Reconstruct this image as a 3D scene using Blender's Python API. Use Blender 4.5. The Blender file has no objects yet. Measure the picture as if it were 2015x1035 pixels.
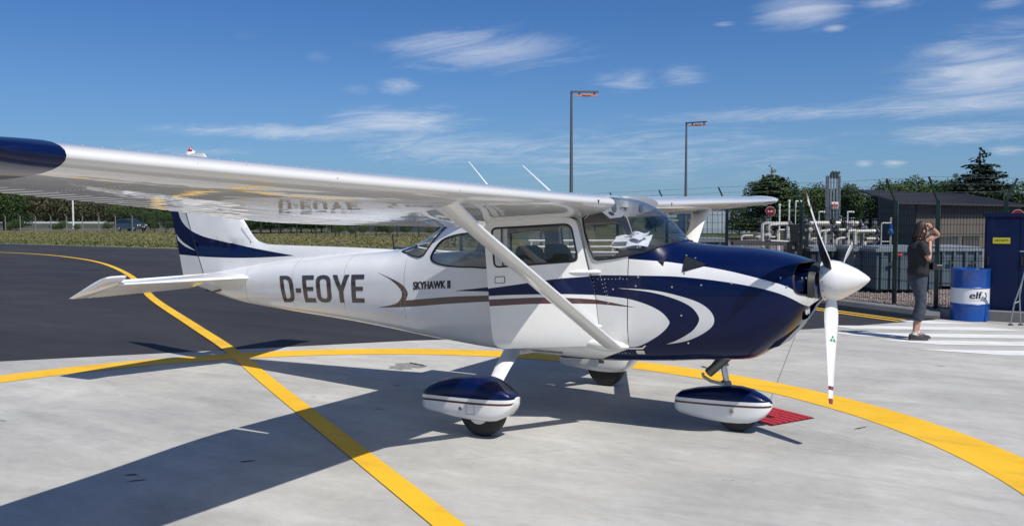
import bpy, math, random
from mathutils import Vector, Matrix
from mathutils.geometry import delaunay_2d_cdt
random.seed(7)
scn = bpy.context.scene
col = scn.collection
PI = math.pi
# ------------------------------------------------------------------ camera
CAM = (3.7196, -7.0496, 1.8100); YAW = -0.54015; PITCH = -0.054531; ROLL = -0.001573; FOC = 1662.59
def cam_axes():
    cy, sy, cp, sp = math.cos(YAW), math.sin(YAW), math.cos(PITCH), math.sin(PITCH)
    f = Vector((sy*cp, cy*cp, sp)); r = Vector((cy, -sy, 0)); u = r.cross(f)
    c, s = math.cos(ROLL), math.sin(ROLL)
    return c*r+s*u, -s*r+c*u, f
RGT, UPV, FWD = cam_axes()
cam_d = bpy.data.cameras.new('camera'); cam = bpy.data.objects.new('camera', cam_d); col.objects.link(cam)
cam_d.sensor_width = 36; cam_d.lens = FOC/2015*36; cam_d.clip_start = .05; cam_d.clip_end = 6000
M3 = Matrix((RGT, UPV, -FWD)).transposed(); cam.matrix_world = Matrix.Translation(CAM) @ M3.to_4x4()
scn.camera = cam
def ray_dir(u, v=427.): return (RGT*((u-1007.5)/FOC) + UPV*((517.5-v)/FOC) + FWD)
def at(u, d, z=0.):
    "world point at horizontal distance d on the bearing of photo column u"
    k = ray_dir(u); h = math.hypot(k.x, k.y); return Vector((CAM[0]+k.x*d/h, CAM[1]+k.y*d/h, z))
# ------------------------------------------------------------------ world, sun, exposure
SUN_EL, SUN_AZ = 55., -20.          # azimuth of the sun counted from +X towards +Y
w = bpy.data.worlds.new('World'); scn.world = w; w.use_nodes = True
nt = w.node_tree; N = nt.nodes; L = nt.links; N.clear()
def wn(t, **k):
    n = N.new(t)
    for a, b in k.items(): setattr(n, a, b)
    return n
def wm(op, a, b=None, c=None):
    n = wn('ShaderNodeMath', operation=op)
    for i, x in enumerate((a, b, c)):
        if x is None: continue
        if isinstance(x, (int, float)): n.inputs[i].default_value = x
        else: L.new(x, n.inputs[i])
    return n.outputs[0]
sky = wn('ShaderNodeTexSky'); sky.sky_type = 'NISHITA'; sky.sun_disc = False
sky.sun_elevation = math.radians(SUN_EL); sky.sun_rotation = math.radians(90-SUN_AZ)
sky.air_density = 1.0; sky.dust_density = 0.35; sky.ozone_density = 2.2
tc = wn('ShaderNodeTexCoord'); sp = wn('ShaderNodeSeparateXYZ'); L.new(tc.outputs['Generated'], sp.inputs[0])
X_, Y_, Z_ = sp.outputs
az = wm('ARCTAN2', Y_, X_); el = wm('ARCSINE', Z_)
zz = wm('ADD', wm('MAXIMUM', Z_, 0.), .12)
cmb = wn('ShaderNodeCombineXYZ'); L.new(wm('DIVIDE', X_, zz), cmb.inputs[0]); L.new(wm('DIVIDE', Y_, zz), cmb.inputs[1])
mp = wn('ShaderNodeMapping'); mp.inputs['Rotation'].default_value = (0, 0, -.56); mp.inputs['Scale'].default_value = (.8, 1.5, 1)
L.new(cmb.outputs[0], mp.inputs[0])
def noise(scale, det, rough, dist):
    n = wn('ShaderNodeTexNoise'); n.inputs['Scale'].default_value = scale; n.inputs['Detail'].default_value = det
    n.inputs['Roughness'].default_value = rough; n.inputs['Distortion'].default_value = dist; L.new(mp.outputs[0], n.inputs['Vector']); return n.outputs[0]
n1 = noise(2.6, 10, .66, 1.2)
def smooth(x, a, b, lo=0., hi=1.):
    n = wn('ShaderNodeMapRange', interpolation_type='SMOOTHSTEP'); L.new(x, n.inputs[0])
    for i, q in enumerate((a, b, lo, hi)): n.inputs[i+1].default_value = q
    return n.outputs[0]
CLOUDS = [(950,100,190,42,.95),(785,172,44,20,.75),(700,178,40,12,.5),(600,262,240,16,1.0),(790,240,150,32,.95),(900,292,230,38,.8),(1235,158,65,26,.75),(1340,148,52,22,.8),
          (1580,22,95,36,.95),(1745,6,60,16,.8),(1945,140,130,70,1.05),(1900,205,200,24,1.0),(1880,262,150,22,.75),(1985,60,50,28,.55),(480,65,46,14,.4),(1642,56,22,8,.9),(1700,322,16,9,.8),
          (1760,322,22,10,.7),(1980,296,36,12,.85),(630,112,40,16,.45),(1560,225,280,16,.8),(1710,262,60,8,.6),(1425,48,24,8,.6),(1250,305,420,60,.62),(330,300,200,22,.45),(1975,8,40,10,.6)]
tot = None
for (u, v, su, sv, amp) in CLOUDS:
    d = ray_dir(u, v).normalized(); a0 = math.atan2(d.y, d.x); e0 = math.asin(d.z)
    da = wm('MULTIPLY', wm('SUBTRACT', az, a0), FOC/su*math.cos(e0)); de = wm('MULTIPLY', wm('SUBTRACT', el, e0), FOC/sv)
    r = wm('SQRT', wm('ADD', wm('MULTIPLY', da, da), wm('MULTIPLY', de, de)))
    m = smooth(r, .0, 1.75, amp, 0.)
    tot = m if tot is None else wm('MAXIMUM', tot, m)
# unseen cloud added beyond the frame to lift and whiten the fill light
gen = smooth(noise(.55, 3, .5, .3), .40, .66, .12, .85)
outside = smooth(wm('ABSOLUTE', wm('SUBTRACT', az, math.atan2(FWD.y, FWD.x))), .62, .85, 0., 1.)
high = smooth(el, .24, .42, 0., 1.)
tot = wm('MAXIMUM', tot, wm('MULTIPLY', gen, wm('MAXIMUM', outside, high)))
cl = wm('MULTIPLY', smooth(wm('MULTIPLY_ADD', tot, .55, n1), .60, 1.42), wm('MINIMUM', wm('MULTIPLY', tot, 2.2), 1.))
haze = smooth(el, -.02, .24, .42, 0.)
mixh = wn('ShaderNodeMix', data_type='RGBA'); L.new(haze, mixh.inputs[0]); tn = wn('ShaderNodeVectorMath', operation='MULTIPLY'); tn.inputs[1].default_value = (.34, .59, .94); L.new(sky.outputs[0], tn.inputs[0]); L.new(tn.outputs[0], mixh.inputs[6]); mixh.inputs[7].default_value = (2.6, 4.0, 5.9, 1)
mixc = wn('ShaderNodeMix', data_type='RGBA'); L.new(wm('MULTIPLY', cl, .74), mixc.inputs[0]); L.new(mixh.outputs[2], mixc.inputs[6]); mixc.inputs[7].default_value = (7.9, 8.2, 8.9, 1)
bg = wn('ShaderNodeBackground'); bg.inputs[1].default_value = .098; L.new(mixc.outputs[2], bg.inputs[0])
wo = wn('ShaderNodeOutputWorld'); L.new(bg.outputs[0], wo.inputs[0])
sl = bpy.data.lights.new('sun', 'SUN'); sl.energy = 4.7; sl.angle = math.radians(.53); sl.color = (1, .955, .89)
so = bpy.data.objects.new('sun', sl); col.objects.link(so)
sd = Vector((math.cos(math.radians(SUN_AZ))*math.cos(math.radians(SUN_EL)), math.sin(math.radians(SUN_AZ))*math.cos(math.radians(SUN_EL)), math.sin(math.radians(SUN_EL))))
so.rotation_euler = sd.to_track_quat('Z', 'Y').to_euler(); so.location = (0, 0, 30)
vs = scn.view_settings; vs.view_transform = 'Standard'; vs.look = 'None'; vs.gamma = 1; vs.use_curve_mapping = False; vs.exposure = 0.0
scn.cycles.max_bounces = 8; scn.cycles.transparent_max_bounces = 24; scn.cycles.caustics_reflective = False; scn.cycles.caustics_refractive = False

# ------------------------------------------------------------------ materials
def mat(name, rgb, rough=.6, metal=0., coat=0., noise=None, bump=None, spec=.5, coat_rough=.03):
    """noise = (scale, amount) brightness variation; bump = (scale, strength, distance)"""
    m = bpy.data.materials.new(name); m.use_nodes = True; t = m.node_tree; b = t.nodes['Principled BSDF']
    b.inputs['Base Color'].default_value = (*rgb, 1); b.inputs['Roughness'].default_value = rough; b.inputs['Metallic'].default_value = metal
    b.inputs['Coat Weight'].default_value = coat; b.inputs['Coat Roughness'].default_value = coat_rough; b.inputs['Specular IOR Level'].default_value = spec
    if noise or bump:
        co = t.nodes.new('ShaderNodeTexCoord')
    if noise:
        n = t.nodes.new('ShaderNodeTexNoise'); n.inputs['Scale'].default_value = noise[0]; n.inputs['Detail'].default_value = 6; n.inputs['Roughness'].default_value = .65
        t.links.new(co.outputs['Object'], n.inputs['Vector'])
        r = t.nodes.new('ShaderNodeMapRange'); r.inputs[1].default_value = .25; r.inputs[2].default_value = .75; r.inputs[3].default_value = 1-noise[1]; r.inputs[4].default_value = 1+noise[1]
        t.links.new(n.outputs[0], r.inputs[0])
        x = t.nodes.new('ShaderNodeVectorMath'); x.operation = 'SCALE'; x.inputs[0].default_value = rgb; t.links.new(r.outputs[0], x.inputs['Scale']); t.links.new(x.outputs[0], b.inputs['Base Color'])
    if bump:
        n = t.nodes.new('ShaderNodeTexNoise'); n.inputs['Scale'].default_value = bump[0]; n.inputs['Detail'].default_value = 4
        t.links.new(co.outputs['Object'], n.inputs['Vector'])
        q = t.nodes.new('ShaderNodeBump'); q.inputs['Strength'].default_value = bump[1]; q.inputs['Distance'].default_value = bump[2]
        t.links.new(n.outputs[0], q.inputs['Height']); t.links.new(q.outputs[0], b.inputs['Normal'])
        if coat: t.links.new(q.outputs[0], b.inputs['Coat Normal'])
    return m
def nmath(t, op, a, b=None, c=None):
    n = t.nodes.new('ShaderNodeMath'); n.operation = op
    for i, x in enumerate((a, b, c)):
        if x is None: continue
        if isinstance(x, (int, float)): n.inputs[i].default_value = x
        else: t.links.new(x, n.inputs[i])
    return n.outputs[0]
def nmap(t, x, a, b, lo=0., hi=1.):
    n = t.nodes.new('ShaderNodeMapRange'); t.links.new(x, n.inputs[0])
    for i, q in enumerate((a, b, lo, hi)): n.inputs[i+1].default_value = q
    return n.outputs[0]
def nnoise(t, vec, scale, det=5, rough=.6, dist=0.):
    n = t.nodes.new('ShaderNodeTexNoise'); n.inputs['Scale'].default_value = scale; n.inputs['Detail'].default_value = det; n.inputs['Roughness'].default_value = rough; n.inputs['Distortion'].default_value = dist
    t.links.new(vec, n.inputs['Vector']); return n.outputs[0]
def nscale(t, vec, s):
    n = t.nodes.new('ShaderNodeMapping'); n.inputs['Scale'].default_value = s; t.links.new(vec, n.inputs[0]); return n.outputs[0]
def nmix(t, f, a, b):
    n = t.nodes.new('ShaderNodeMix'); n.data_type = 'RGBA'
    if isinstance(f, float): n.inputs[0].default_value = f
    else: t.links.new(f, n.inputs[0])
    for i, x in ((6, a), (7, b)):
        if isinstance(x, tuple): n.inputs[i].default_value = (*x, 1)
        else: t.links.new(x, n.inputs[i])
    return n.outputs[2]
WHITE = mat('white_paint', (.79, .79, .77), .3, 0, 1., noise=(3.2, .06), bump=(1.6, .08, .02))
WHITE2 = mat('white_paint_satin', (.78, .78, .77), .38, 0, .4, noise=(9, .04))
BLUE = mat('navy_paint', (.0014, .0075, .050), .3, .0, .45, noise=(14, .12), bump=(1.3, .05, .02), spec=.12)
BLUE.node_tree.nodes['Principled BSDF'].inputs['Coat IOR'].default_value = 1.4
MAROON = mat('maroon_paint', (.075, .022, .022), .35, 0, .8)
SILVER = mat('silver_metal', (.62, .62, .60), .35, .9, noise=(30, .12))
GREYMET = mat('grey_metal', (.28, .28, .28), .45, .7, noise=(25, .2))
STEEL = mat('dull_steel', (.16, .16, .155), .5, .8, noise=(30, .25))
BLACK = mat('black_paint', (.012, .012, .013), .45, 0, .2)
RUBBER = mat('rubber', (.022, .022, .023), .75, noise=(40, .3))
SEAL = mat('rubber_seal', (.015, .015, .016), .6)
BEIGE = mat('beige_trim', (.44, .39, .32), .7, noise=(12, .1))
BEIGE2 = mat('pale_cloth', (.88, .82, .70), .85, noise=(20, .08))
SEATM = mat('dark_seat_cloth', (.035, .036, .045), .9, noise=(60, .25))
PANELM = mat('panel_black', (.02, .02, .022), .6)
RED = mat('red_plastic', (.35, .02, .02), .2, 0, .8)
def glass_mat(name, tint, ior=1.45, rough=.0):
    m = bpy.data.materials.new(name); m.use_nodes = True; t = m.node_tree; t.nodes.clear()
    o = t.nodes.new('ShaderNodeOutputMaterial'); mx = t.nodes.new('ShaderNodeMixShader'); tr = t.nodes.new('ShaderNodeBsdfTransparent'); gl = t.nodes.new('ShaderNodeBsdfGlossy'); fr = t.nodes.new('ShaderNodeLayerWeight')
    tr.inputs[0].default_value = (*tint, 1); gl.inputs['Roughness'].default_value = rough; fr.inputs[0].default_value = .5; fk = nmath(t, 'MULTIPLY_ADD', nmath(t, 'POWER', fr.outputs['Facing'], 4.2), .90, .085)
    co = t.nodes.new('ShaderNodeTexCoord'); nn = nnoise(t, co.outputs['Object'], 2.5, 2)
    q = t.nodes.new('ShaderNodeBump'); q.inputs['Strength'].default_value = .25; q.inputs['Distance'].default_value = .02; t.links.new(nn, q.inputs['Height']); t.links.new(q.outputs[0], gl.inputs['Normal']); 
    t.links.new(fk, mx.inputs[0]); t.links.new(tr.outputs[0], mx.inputs[1]); t.links.new(gl.outputs[0], mx.inputs[2]); t.links.new(mx.outputs[0], o.inputs[0])
    return m
GLASS = glass_mat('window_glass', (.94, .95, .95), 1.5)
WSGLASS = glass_mat('windscreen_glass', (.86, .89, .92), 1.55, .015)

# ------------------------------------------------------------------ mesh helpers
def tag(o, label=None, cat=None, group=None, kind=None):
    if label: o['label'] = label
    if cat: o['category'] = cat
    if group: o['group'] = group
    if kind: o['kind'] = kind
    return o
def empty(name, loc=(0, 0, 0), rz=0., label=None, cat=None, group=None, parent=None):
    o = bpy.data.objects.new(name, None); col.objects.link(o); o.location = loc; o.rotation_euler = (0, 0, rz); o.empty_display_size = .1
    if parent: o.parent = parent
    return tag(o, label, cat, group)
class MB:
    def __init__(s): s.v = []; s.f = []; s.m = []; s.n = None
    def add(s, vs, fs, m=0):
        k = len(s.v); s.v += [tuple(q) for q in vs]; s.f += [tuple(i+k for i in f) for f in fs]; s.m += [m]*len(fs); return s
    def box(s, lo, hi, m=0, rz=0., c=None):
        vs = [(x, y, z) for x in (lo[0], hi[0]) for y in (lo[1], hi[1]) for z in (lo[2], hi[2])]
        if rz or c:
            c = c or (0, 0); cc, ss = math.cos(rz), math.sin(rz)
            vs = [(c[0]+x*cc-y*ss, c[1]+x*ss+y*cc, z) for x, y, z in vs]
        return s.add(vs, [(0,1,3,2),(4,6,7,5),(0,4,5,1),(2,3,7,6),(0,2,6,4),(1,5,7,3)], m)
    def obox(s, a, b, wd, th, m=0, up=(0, 0, 1)):
        "bar with a rectangular section from a to b"
        a, b = Vector(a), Vector(b); d = (b-a).normalized(); u = Vector(up)
        if abs(d.dot(u)) > .97: u = Vector((1, 0, 0))
        r = d.cross(u).normalized()*wd/2; q = r.cross(d).normalized()*th/2
        vs = [p+i*r+j*q for p in (a, b) for i, j in ((-1, -1), (1, -1), (1, 1), (-1, 1))]
        return s.add(vs, [(3,2,1,0),(4,5,6,7),(0,1,5,4),(1,2,6,5),(2,3,7,6),(3,0,4,7)], m)
    def tube(s, pts, r, n=10, m=0, caps=True):
        pts = [Vector(p) for p in pts]; k = len(pts); rr = r if isinstance(r, (list, tuple)) else [r]*k
        t0 = (pts[1]-pts[0]).normalized(); u = t0.orthogonal().normalized(); vs = []
        for i, p in enumerate(pts):
            t = ((pts[min(i+1, k-1)]-p).normalized()+(p-pts[max(i-1, 0)]).normalized())
            t = t.normalized() if t.length > 1e-6 else t0
            u = (u-t*u.dot(t)).normalized(); q = t.cross(u)
            vs += [p+rr[i]*(u*math.cos(2*PI*j/n)+q*math.sin(2*PI*j/n)) for j in range(n)]
        fs = [(i*n+j, i*n+(j+1) % n, (i+1)*n+(j+1) % n, (i+1)*n+j) for i in range(k-1) for j in range(n)]
        if caps: fs += [tuple(range(n-1, -1, -1)), tuple(range((k-1)*n, k*n))]
        return s.add(vs, fs, m)
    def rings(s, rings, m=0, caps=True, closed=True):
        n = len(rings[0]); vs = [q for r in rings for q in r]; e = n if closed else n-1
        fs = [(i*n+j, i*n+(j+1) % n, (i+1)*n+(j+1) % n, (i+1)*n+j) for i in range(len(rings)-1) for j in range(e)]
        if caps: fs += [tuple(range(n-1, -1, -1)), tuple(range((len(rings)-1)*n, len(rings)*n))]
        return s.add(vs, fs, m)
    def lathe(s, prof, n=24, m=0, c=(0, 0, 0), axis='Z'):
        rings = []
        for r, h in prof:
            ring = []
            for j in range(n):
                a = 2*PI*j/n; x, y = r*math.cos(a), r*math.sin(a)
                ring.append((c[0]+x, c[1]+y, c[2]+h) if axis == 'Z' else ((c[0]+h, c[1]+x, c[2]+y) if axis == 'X' else (c[0]+y, c[1]+h, c[2]+x)))
            rings.append(ring)
        return s.rings(rings, m)
    def prism(s, poly, z0, z1, m=0):
        n = len(poly); vs = [(x, y, z0) for x, y in poly]+[(x, y, z1) for x, y in poly]
        return s.add(vs, [tuple(range(n-1, -1, -1)), tuple(range(n, 2*n))]+[(i, (i+1) % n, n+(i+1) % n, n+i) for i in range(n)], m)
    def xform(s, M): s.v = [tuple(M @ Vector(q)) for q in s.v]; return s
    def mesh(s, name, mats, smooth=False, sharp=None):
        me = bpy.data.meshes.new(name); me.from_pydata(s.v, [], s.f)
        for q in (mats if isinstance(mats, (list, tuple)) else [mats]): me.materials.append(q)
        me.polygons.foreach_set('material_index', s.m)
        if smooth:
            me.polygons.foreach_set('use_smooth', [True]*len(me.polygons))
            if sharp: me.set_sharp_from_angle(angle=math.radians(sharp))
        me.update()
        if s.n: me.normals_split_custom_set_from_vertices(s.n)
        return me
    def build(s, name, mats, parent=None, smooth=False, sharp=35, loc=None, rz=0., **kw):
        o = bpy.data.objects.new(name, s.mesh(name, mats, smooth, sharp)); col.objects.link(o)
        if parent: o.parent = parent
        if loc is not None: o.location = loc; o.rotation_euler = (0, 0, rz)
        return tag(o, **kw)
def copy_tree(o, parent=None):
    c = o.copy(); col.objects.link(c); c.parent = parent
    for ch in list(o.children): copy_tree(ch, c)
    return c
def dens(poly, step, closed=True):
    out = []; n = len(poly)
    for i in range(n if closed else n-1):
        a, b = poly[i], poly[(i+1) % n]; k = max(1, int(math.ceil(math.dist(a, b)/step)))
        out += [(a[0]+(b[0]-a[0])*j/k, a[1]+(b[1]-a[1])*j/k) for j in range(k)]
    if not closed: out.append(poly[-1])
    return out
def spline(pts, k=6, closed=False):
    "Catmull-Rom through 2-D points"
    n = len(pts); out = []
    for i in range(n if closed else n-1):
        g = (lambda j: pts[j % n]) if closed else (lambda j: pts[min(max(j, 0), n-1)])
        p0, p1, p2, p3 = g(i-1), g(i), g(i+1), g(i+2)
        for j in range(k):
            t = j/k
            out.append(tuple(.5*(2*b+(c-a)*t+(2*a-5*b+4*c-d)*t*t+(3*b-a-3*c+d)*t**3) for a, b, c, d in zip(p0, p1, p2, p3)))
    if not closed: out.append(tuple(pts[-1]))
    return out
def rounded(poly, r, k=4):
    "polygon with rounded corners; r one radius or one per corner"
    n = len(poly); out = []
    for i in range(n):
        p, a, b = Vector(poly[i]), Vector(poly[i-1]), Vector(poly[(i+1) % n]); rr = r[i] if isinstance(r, (list, tuple)) else r
        if rr <= 0: out.append(tuple(p)); continue
        ra = min(rr, (a-p).length*.49); rb = min(rr, (b-p).length*.49)
        A = p+(a-p).normalized()*ra; B = p+(b-p).normalized()*rb
        for j in range(k+1):
            t = j/k; out.append(tuple(A*(1-t)**2+p*2*t*(1-t)+B*t*t))
    return out
def inpoly(p, poly):
    x, y = p; c = False; j = len(poly)-1
    for i in range(len(poly)):
        xi, yi = poly[i]; xj, yj = poly[j]
        if (yi > y) != (yj > y) and x < (xj-xi)*(y-yi)/(yj-yi)+xi: c = not c
        j = i
    return c
def offs(poly, d):
    "grow (d > 0) or shrink a polygon"
    n = len(poly); ar = sum(poly[i-1][0]*poly[i][1]-poly[i][0]*poly[i-1][1] for i in range(n)); sg = 1 if ar > 0 else -1; out = []
    for i in range(n):
        a, p, b = Vector(poly[i-1]), Vector(poly[i]), Vector(poly[(i+1) % n]); e1 = (p-a); e2 = (b-p)
        if e1.length < 1e-9 or e2.length < 1e-9: out.append(tuple(p)); continue
        e1.normalize(); e2.normalize(); n1_ = Vector((e1.y, -e1.x))*sg; n2_ = Vector((e2.y, -e2.x))*sg; m = n1_+n2_
        m = m/max(.35, m.dot(n1_)); out.append(tuple(p+m*d))
    return out
def tri2d(outline, holes=(), paints=(), grid=(.05, .05)):
    """triangulate outline minus holes with paint borders as edges -> 2-D verts, triangles, paint index (0 = none)"""
    P = []; E = []
    def loop(pl):
        k = len(P); n = len(pl); P.extend(pl); E.extend([(k+i, k+(i+1) % n) for i in range(n)])
    loop(outline)
    for h in holes: loop(h)
    for q in paints: loop(q)
    xs = [p[0] for p in outline]; ys = [p[1] for p in outline]; x = min(xs)+grid[0]*.5; r = 0
    while x < max(xs):
        y = min(ys)+grid[1]*(.5 if r % 2 else .25)
        while y < max(ys): P.append((x, y)); y += grid[1]
        x += grid[0]; r += 1
    vs, es, fs, *_ = delaunay_2d_cdt([Vector(p) for p in P], E, [], 0, 1e-5)
    T_ = []; R = []
    for f in fs:
        c = (vs[f[0]]+vs[f[1]]+vs[f[2]])/3; c = (c.x, c.y)
        if not inpoly(c, outline) or any(inpoly(c, h) for h in holes): continue
        k = 0
        for i, q in enumerate(paints):
            if inpoly(c, q): k = i+1
        T_.append(tuple(f)); R.append(k)
    return [(v.x, v.y) for v in vs], T_, R
def text_mesh(body, size, extrude=0., offset=0., shear=0., spacing=1.):
    cu = bpy.data.curves.new('t', 'FONT'); cu.body = body; cu.size = size; cu.extrude = extrude; cu.offset = offset; cu.shear = shear; cu.space_character = spacing; cu.align_x = 'CENTER'; cu.align_y = 'CENTER'; cu.resolution_u = 3
    o = bpy.data.objects.new('t', cu); col.objects.link(o); dg = bpy.context.evaluated_depsgraph_get(); dg.update()
    me = bpy.data.meshes.new_from_object(o.evaluated_get(dg)); v = [tuple(q.co) for q in me.vertices]; f = [tuple(p.vertices) for p in me.polygons]
    bpy.data.objects.remove(o); bpy.data.curves.remove(cu); bpy.data.meshes.remove(me); return v, f
# ------------------------------------------------------------------ fuselage envelope

# x : z_bottom, z_centre, z_top, half width, n_bottom, n_top
ST=[(-5.38,1.00,1.03,1.06,.020,2,2),(-5.0,.93,1.02,1.115,.06,2.2,2.2),(-4.6,.85,1.03,1.165,.11,2.4,2.2),(-4.15,.785,1.04,1.235,.165,2.6,2.2),
(-3.4,.735,1.06,1.335,.25,2.8,2.3),(-2.5,.69,1.08,1.42,.355,3,2.4),(-1.8,.64,1.10,1.475,.435,3.2,2.6),(-1.4,.605,1.12,1.61,.475,3.4,2.6),
(-1.0,.58,1.12,1.83,.505,3.8,3.3),(-.6,.56,1.12,1.96,.525,4.2,4.5),(0.,.545,1.12,2.0,.54,4.5,5),(.48,.545,1.12,1.995,.535,4.5,4.5),
(.62,.547,1.12,1.985,.53,4.4,4.),(.776,.552,1.12,1.955,.525,4.2,3.4),(1.016,.565,1.12,1.83,.515,4,2.9),(1.12,.572,1.12,1.72,.51,3.9,2.8),(1.25,.583,1.12,1.60,.50,3.8,2.7),
(1.5,.61,1.12,1.568,.49,3.6,2.6),(1.87,.645,1.14,1.548,.465,3.2,2.6),(2.0,.72,1.15,1.53,.45,3.,2.6),(2.17,.865,1.18,1.495,.42,2.7,2.6),
(2.28,.99,1.22,1.462,.385,2.5,2.6),(2.34,1.07,1.25,1.438,.36,2.4,2.6),(2.385,1.15,1.28,1.405,.325,2.3,2.6)]
def _pchip(xs,ys):
    n=len(xs);h=[xs[i+1]-xs[i] for i in range(n-1)];d=[(ys[i+1]-ys[i])/h[i] for i in range(n-1)]
    m=[d[0]]+[0]*(n-2)+[d[-1]]
    for i in range(1,n-1):
        if d[i-1]*d[i]>0:
            w1=2*h[i]+h[i-1];w2=h[i]+2*h[i-1];m[i]=(w1+w2)/(w1/d[i-1]+w2/d[i])
    def f(x):
        if x<=xs[0]: return ys[0]
        if x>=xs[-1]: return ys[-1]
        lo,hi=0,n-1
        while hi-lo>1:
            k=(lo+hi)//2
            if xs[k]<=x: lo=k
            else: hi=k
        t=(x-xs[lo])/h[lo];H=h[lo]
        return (2*t**3-3*t*t+1)*ys[lo]+(t**3-2*t*t+t)*H*m[lo]+(-2*t**3+3*t*t)*ys[lo+1]+(t**3-t*t)*H*m[lo+1]
    return f
_F=[_pchip([s[0] for s in ST],[s[k] for s in ST]) for k in range(1,7)]
_C={}
def sec(x):
    k=round(x,5)
    if k not in _C: _C[k]=[f(x) for f in _F]
    return _C[k]
def S(x,t):
    "point of the fuselage envelope, starboard side; t 0 = keel, 1 = top"
    zb,zc,zt,w,nb,nt=sec(x)
    a=(t-.5)*math.pi; c=max(math.cos(a),0.); s=abs(math.sin(a))
    n,h=(nb,zb-zc) if a<0 else (nt,zt-zc)
    r=(c**n+s**n)**(-1/n)
    return (x,-w*c*r,zc+h*s*r)
def T(x,z):
    "parameter t of the side point at height z"
    zb,zc,zt,w,nb,nt=sec(x)
    if z>=zt: return 1.
    if z<=zb: return 0.
    if z<zc: q=(zc-z)/(zc-zb); return .5-math.atan2(q,(1-q**nb)**(1/nb))/math.pi
    q=(z-zc)/(zt-zc); return .5+math.atan2(q,(1-q**nt)**(1/nt))/math.pi
# ------------------------------------------------------------------ light aircraft
plane = empty('light_aircraft', (0, 0, 0), 0, 'white high-wing propeller plane with navy nose and maroon stripes standing on the apron', 'airplane')
TK = 1.6                                   # metres per unit of t, roughly
def NRM(x, t):
    e = .002; x = min(max(x, ST[0][0]+e), ST[-1][0]-e); tt = min(max(t, e), 1-e)
    a = Vector(S(x+e, tt))-Vector(S(x-e, tt)); b = Vector(S(x, tt+e))-Vector(S(x, tt-e)); n = a.cross(b)
    if n.y > 0 and t < .98 and t > .02: n = -n
    if t >= .98 and n.z < 0: n = -n
    if t <= .02 and n.z > 0: n = -n
    n.normalize()
    if t > .999 or t < .001: n.y = 0; n.normalize()
    return n
def xz(poly, step=.03, closed=True): return [(x, T(x, z)*TK) for x, z in dens(poly, step, closed)]
def patch(name, outline, holes=(), paints=(), mats=WHITE, side=-1, off=0., thick=0., parent=None, grid=(.06, .045), both=False, rim=None, **kw):
    """sheet lying on the fuselage envelope; polygons in (x, t*TK); side -1 starboard, 1 port; thick = inward depth"""
    V2, F, R = tri2d(outline, holes, [p for p, _ in paints], grid); mi = [0]+[m for _, m in paints]
    used = sorted({i for f in F for i in f}); ix = {k: i for i, k in enumerate(used)}
    pos = []; nor = []
    for k in used:
        x, t = V2[k][0], min(max(V2[k][1]/TK, 0), 1); n = NRM(x, t); p = Vector(S(x, t))+n*off; pos.append(p); nor.append(n)
    F = [tuple(ix[i] for i in f) for f in F]
    b = MB(); b.n = []
    for sd_ in ((-1, 1) if both else (side,)):
        fl = lambda q: (q.x, -q.y*sd_, q.z)
        k = len(b.v); b.v += [fl(p) for p in pos]; b.n += [fl(n) for n in nor]
        for f, r in zip(F, R):
            a, c, d = f; g = (pos[c]-pos[a]).cross(pos[d]-pos[a])
            ff = f if (g.dot(nor[a]) > 0) == (sd_ < 0) else (a, d, c)
            b.f.append(tuple(i+k for i in ff)); b.m.append(mi[r])
        if thick:
            k2 = len(b.v); inn = [p-n*thick for p, n in zip(pos, nor)]; b.v += [fl(p) for p in inn]; b.n += [fl(-n) for n in nor]
            for f, r in zip(F, R):
                a, c, d = f; g = (pos[c]-pos[a]).cross(pos[d]-pos[a]); ff = f if (g.dot(nor[a]) > 0) == (sd_ < 0) else (a, d, c)
                b.f.append(tuple(i+k2 for i in ff[::-1])); b.m.append(mi[r] if rim is None else rim)
            cnt = {}
            for f in F:
                for i in range(3):
                    e = (f[i], f[(i+1) % 3]); cnt.setdefault((min(e), max(e)), []).append(e)
            for q in cnt.values():
                if len(q) == 1:
                    i, j = q[0]; k3 = len(b.v); d = (pos[j]-pos[i]); nn = d.cross(nor[i]).normalized()
                    b.v += [fl(pos[i]), fl(pos[j]), fl(inn[j]), fl(inn[i])]; b.n += [fl(nn)]*4; b.f.append((k3, k3+1, k3+2, k3+3)); b.m.append(0 if rim is None else rim)
    return b.build(name, mats, parent or plane, smooth=True, sharp=None, **kw)
def full(x0, x1, t0=0., t1=1.): return dens([(x0, t0*TK), (x1, t0*TK), (x1, t1*TK), (x0, t1*TK)], .035)

FW = .93                                   # firewall
# livery, in (x, z) on the side
stripeTop = [(-.816,1.118),(-.444,1.166),(-.27,1.196),(.063,1.245),(.30,1.280),(.576,1.304),(.702,1.315),(1.2,1.324),(1.44,1.318),(1.692,1.298),(1.938,1.266),(2.118,1.226),(2.232,1.182),(2.30,1.14),(2.352,1.105),(2.42,1.05)]
lobe = [(-.816,1.114),(-.44,1.126),(-.27,1.131),(-.055,1.143),(.346,1.151),(.618,1.146),(.768,1.138),(.93,1.125),(1.092,1.087),(1.212,1.034),(1.275,.976),(1.287,.935),(1.236,.867),(1.14,.795),(1.038,.738),(.93,.700),(.76,.63),(.594,.555)]
blueField = spline(stripeTop, 5)+[(2.42, .3), (.55, .3)]+spline(lobe, 5)[::-1]
topLow = [(.93,1.457),(1.1,1.448),(1.248,1.437),(1.392,1.421),(1.578,1.404),(1.806,1.368),(2.052,1.313),(2.19,1.275),(2.28,1.226),(2.34,1.195),(2.42,1.16)]
blueTop = spline(topLow, 5)+[(2.42, 1.9), (.93, 1.9)]
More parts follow.
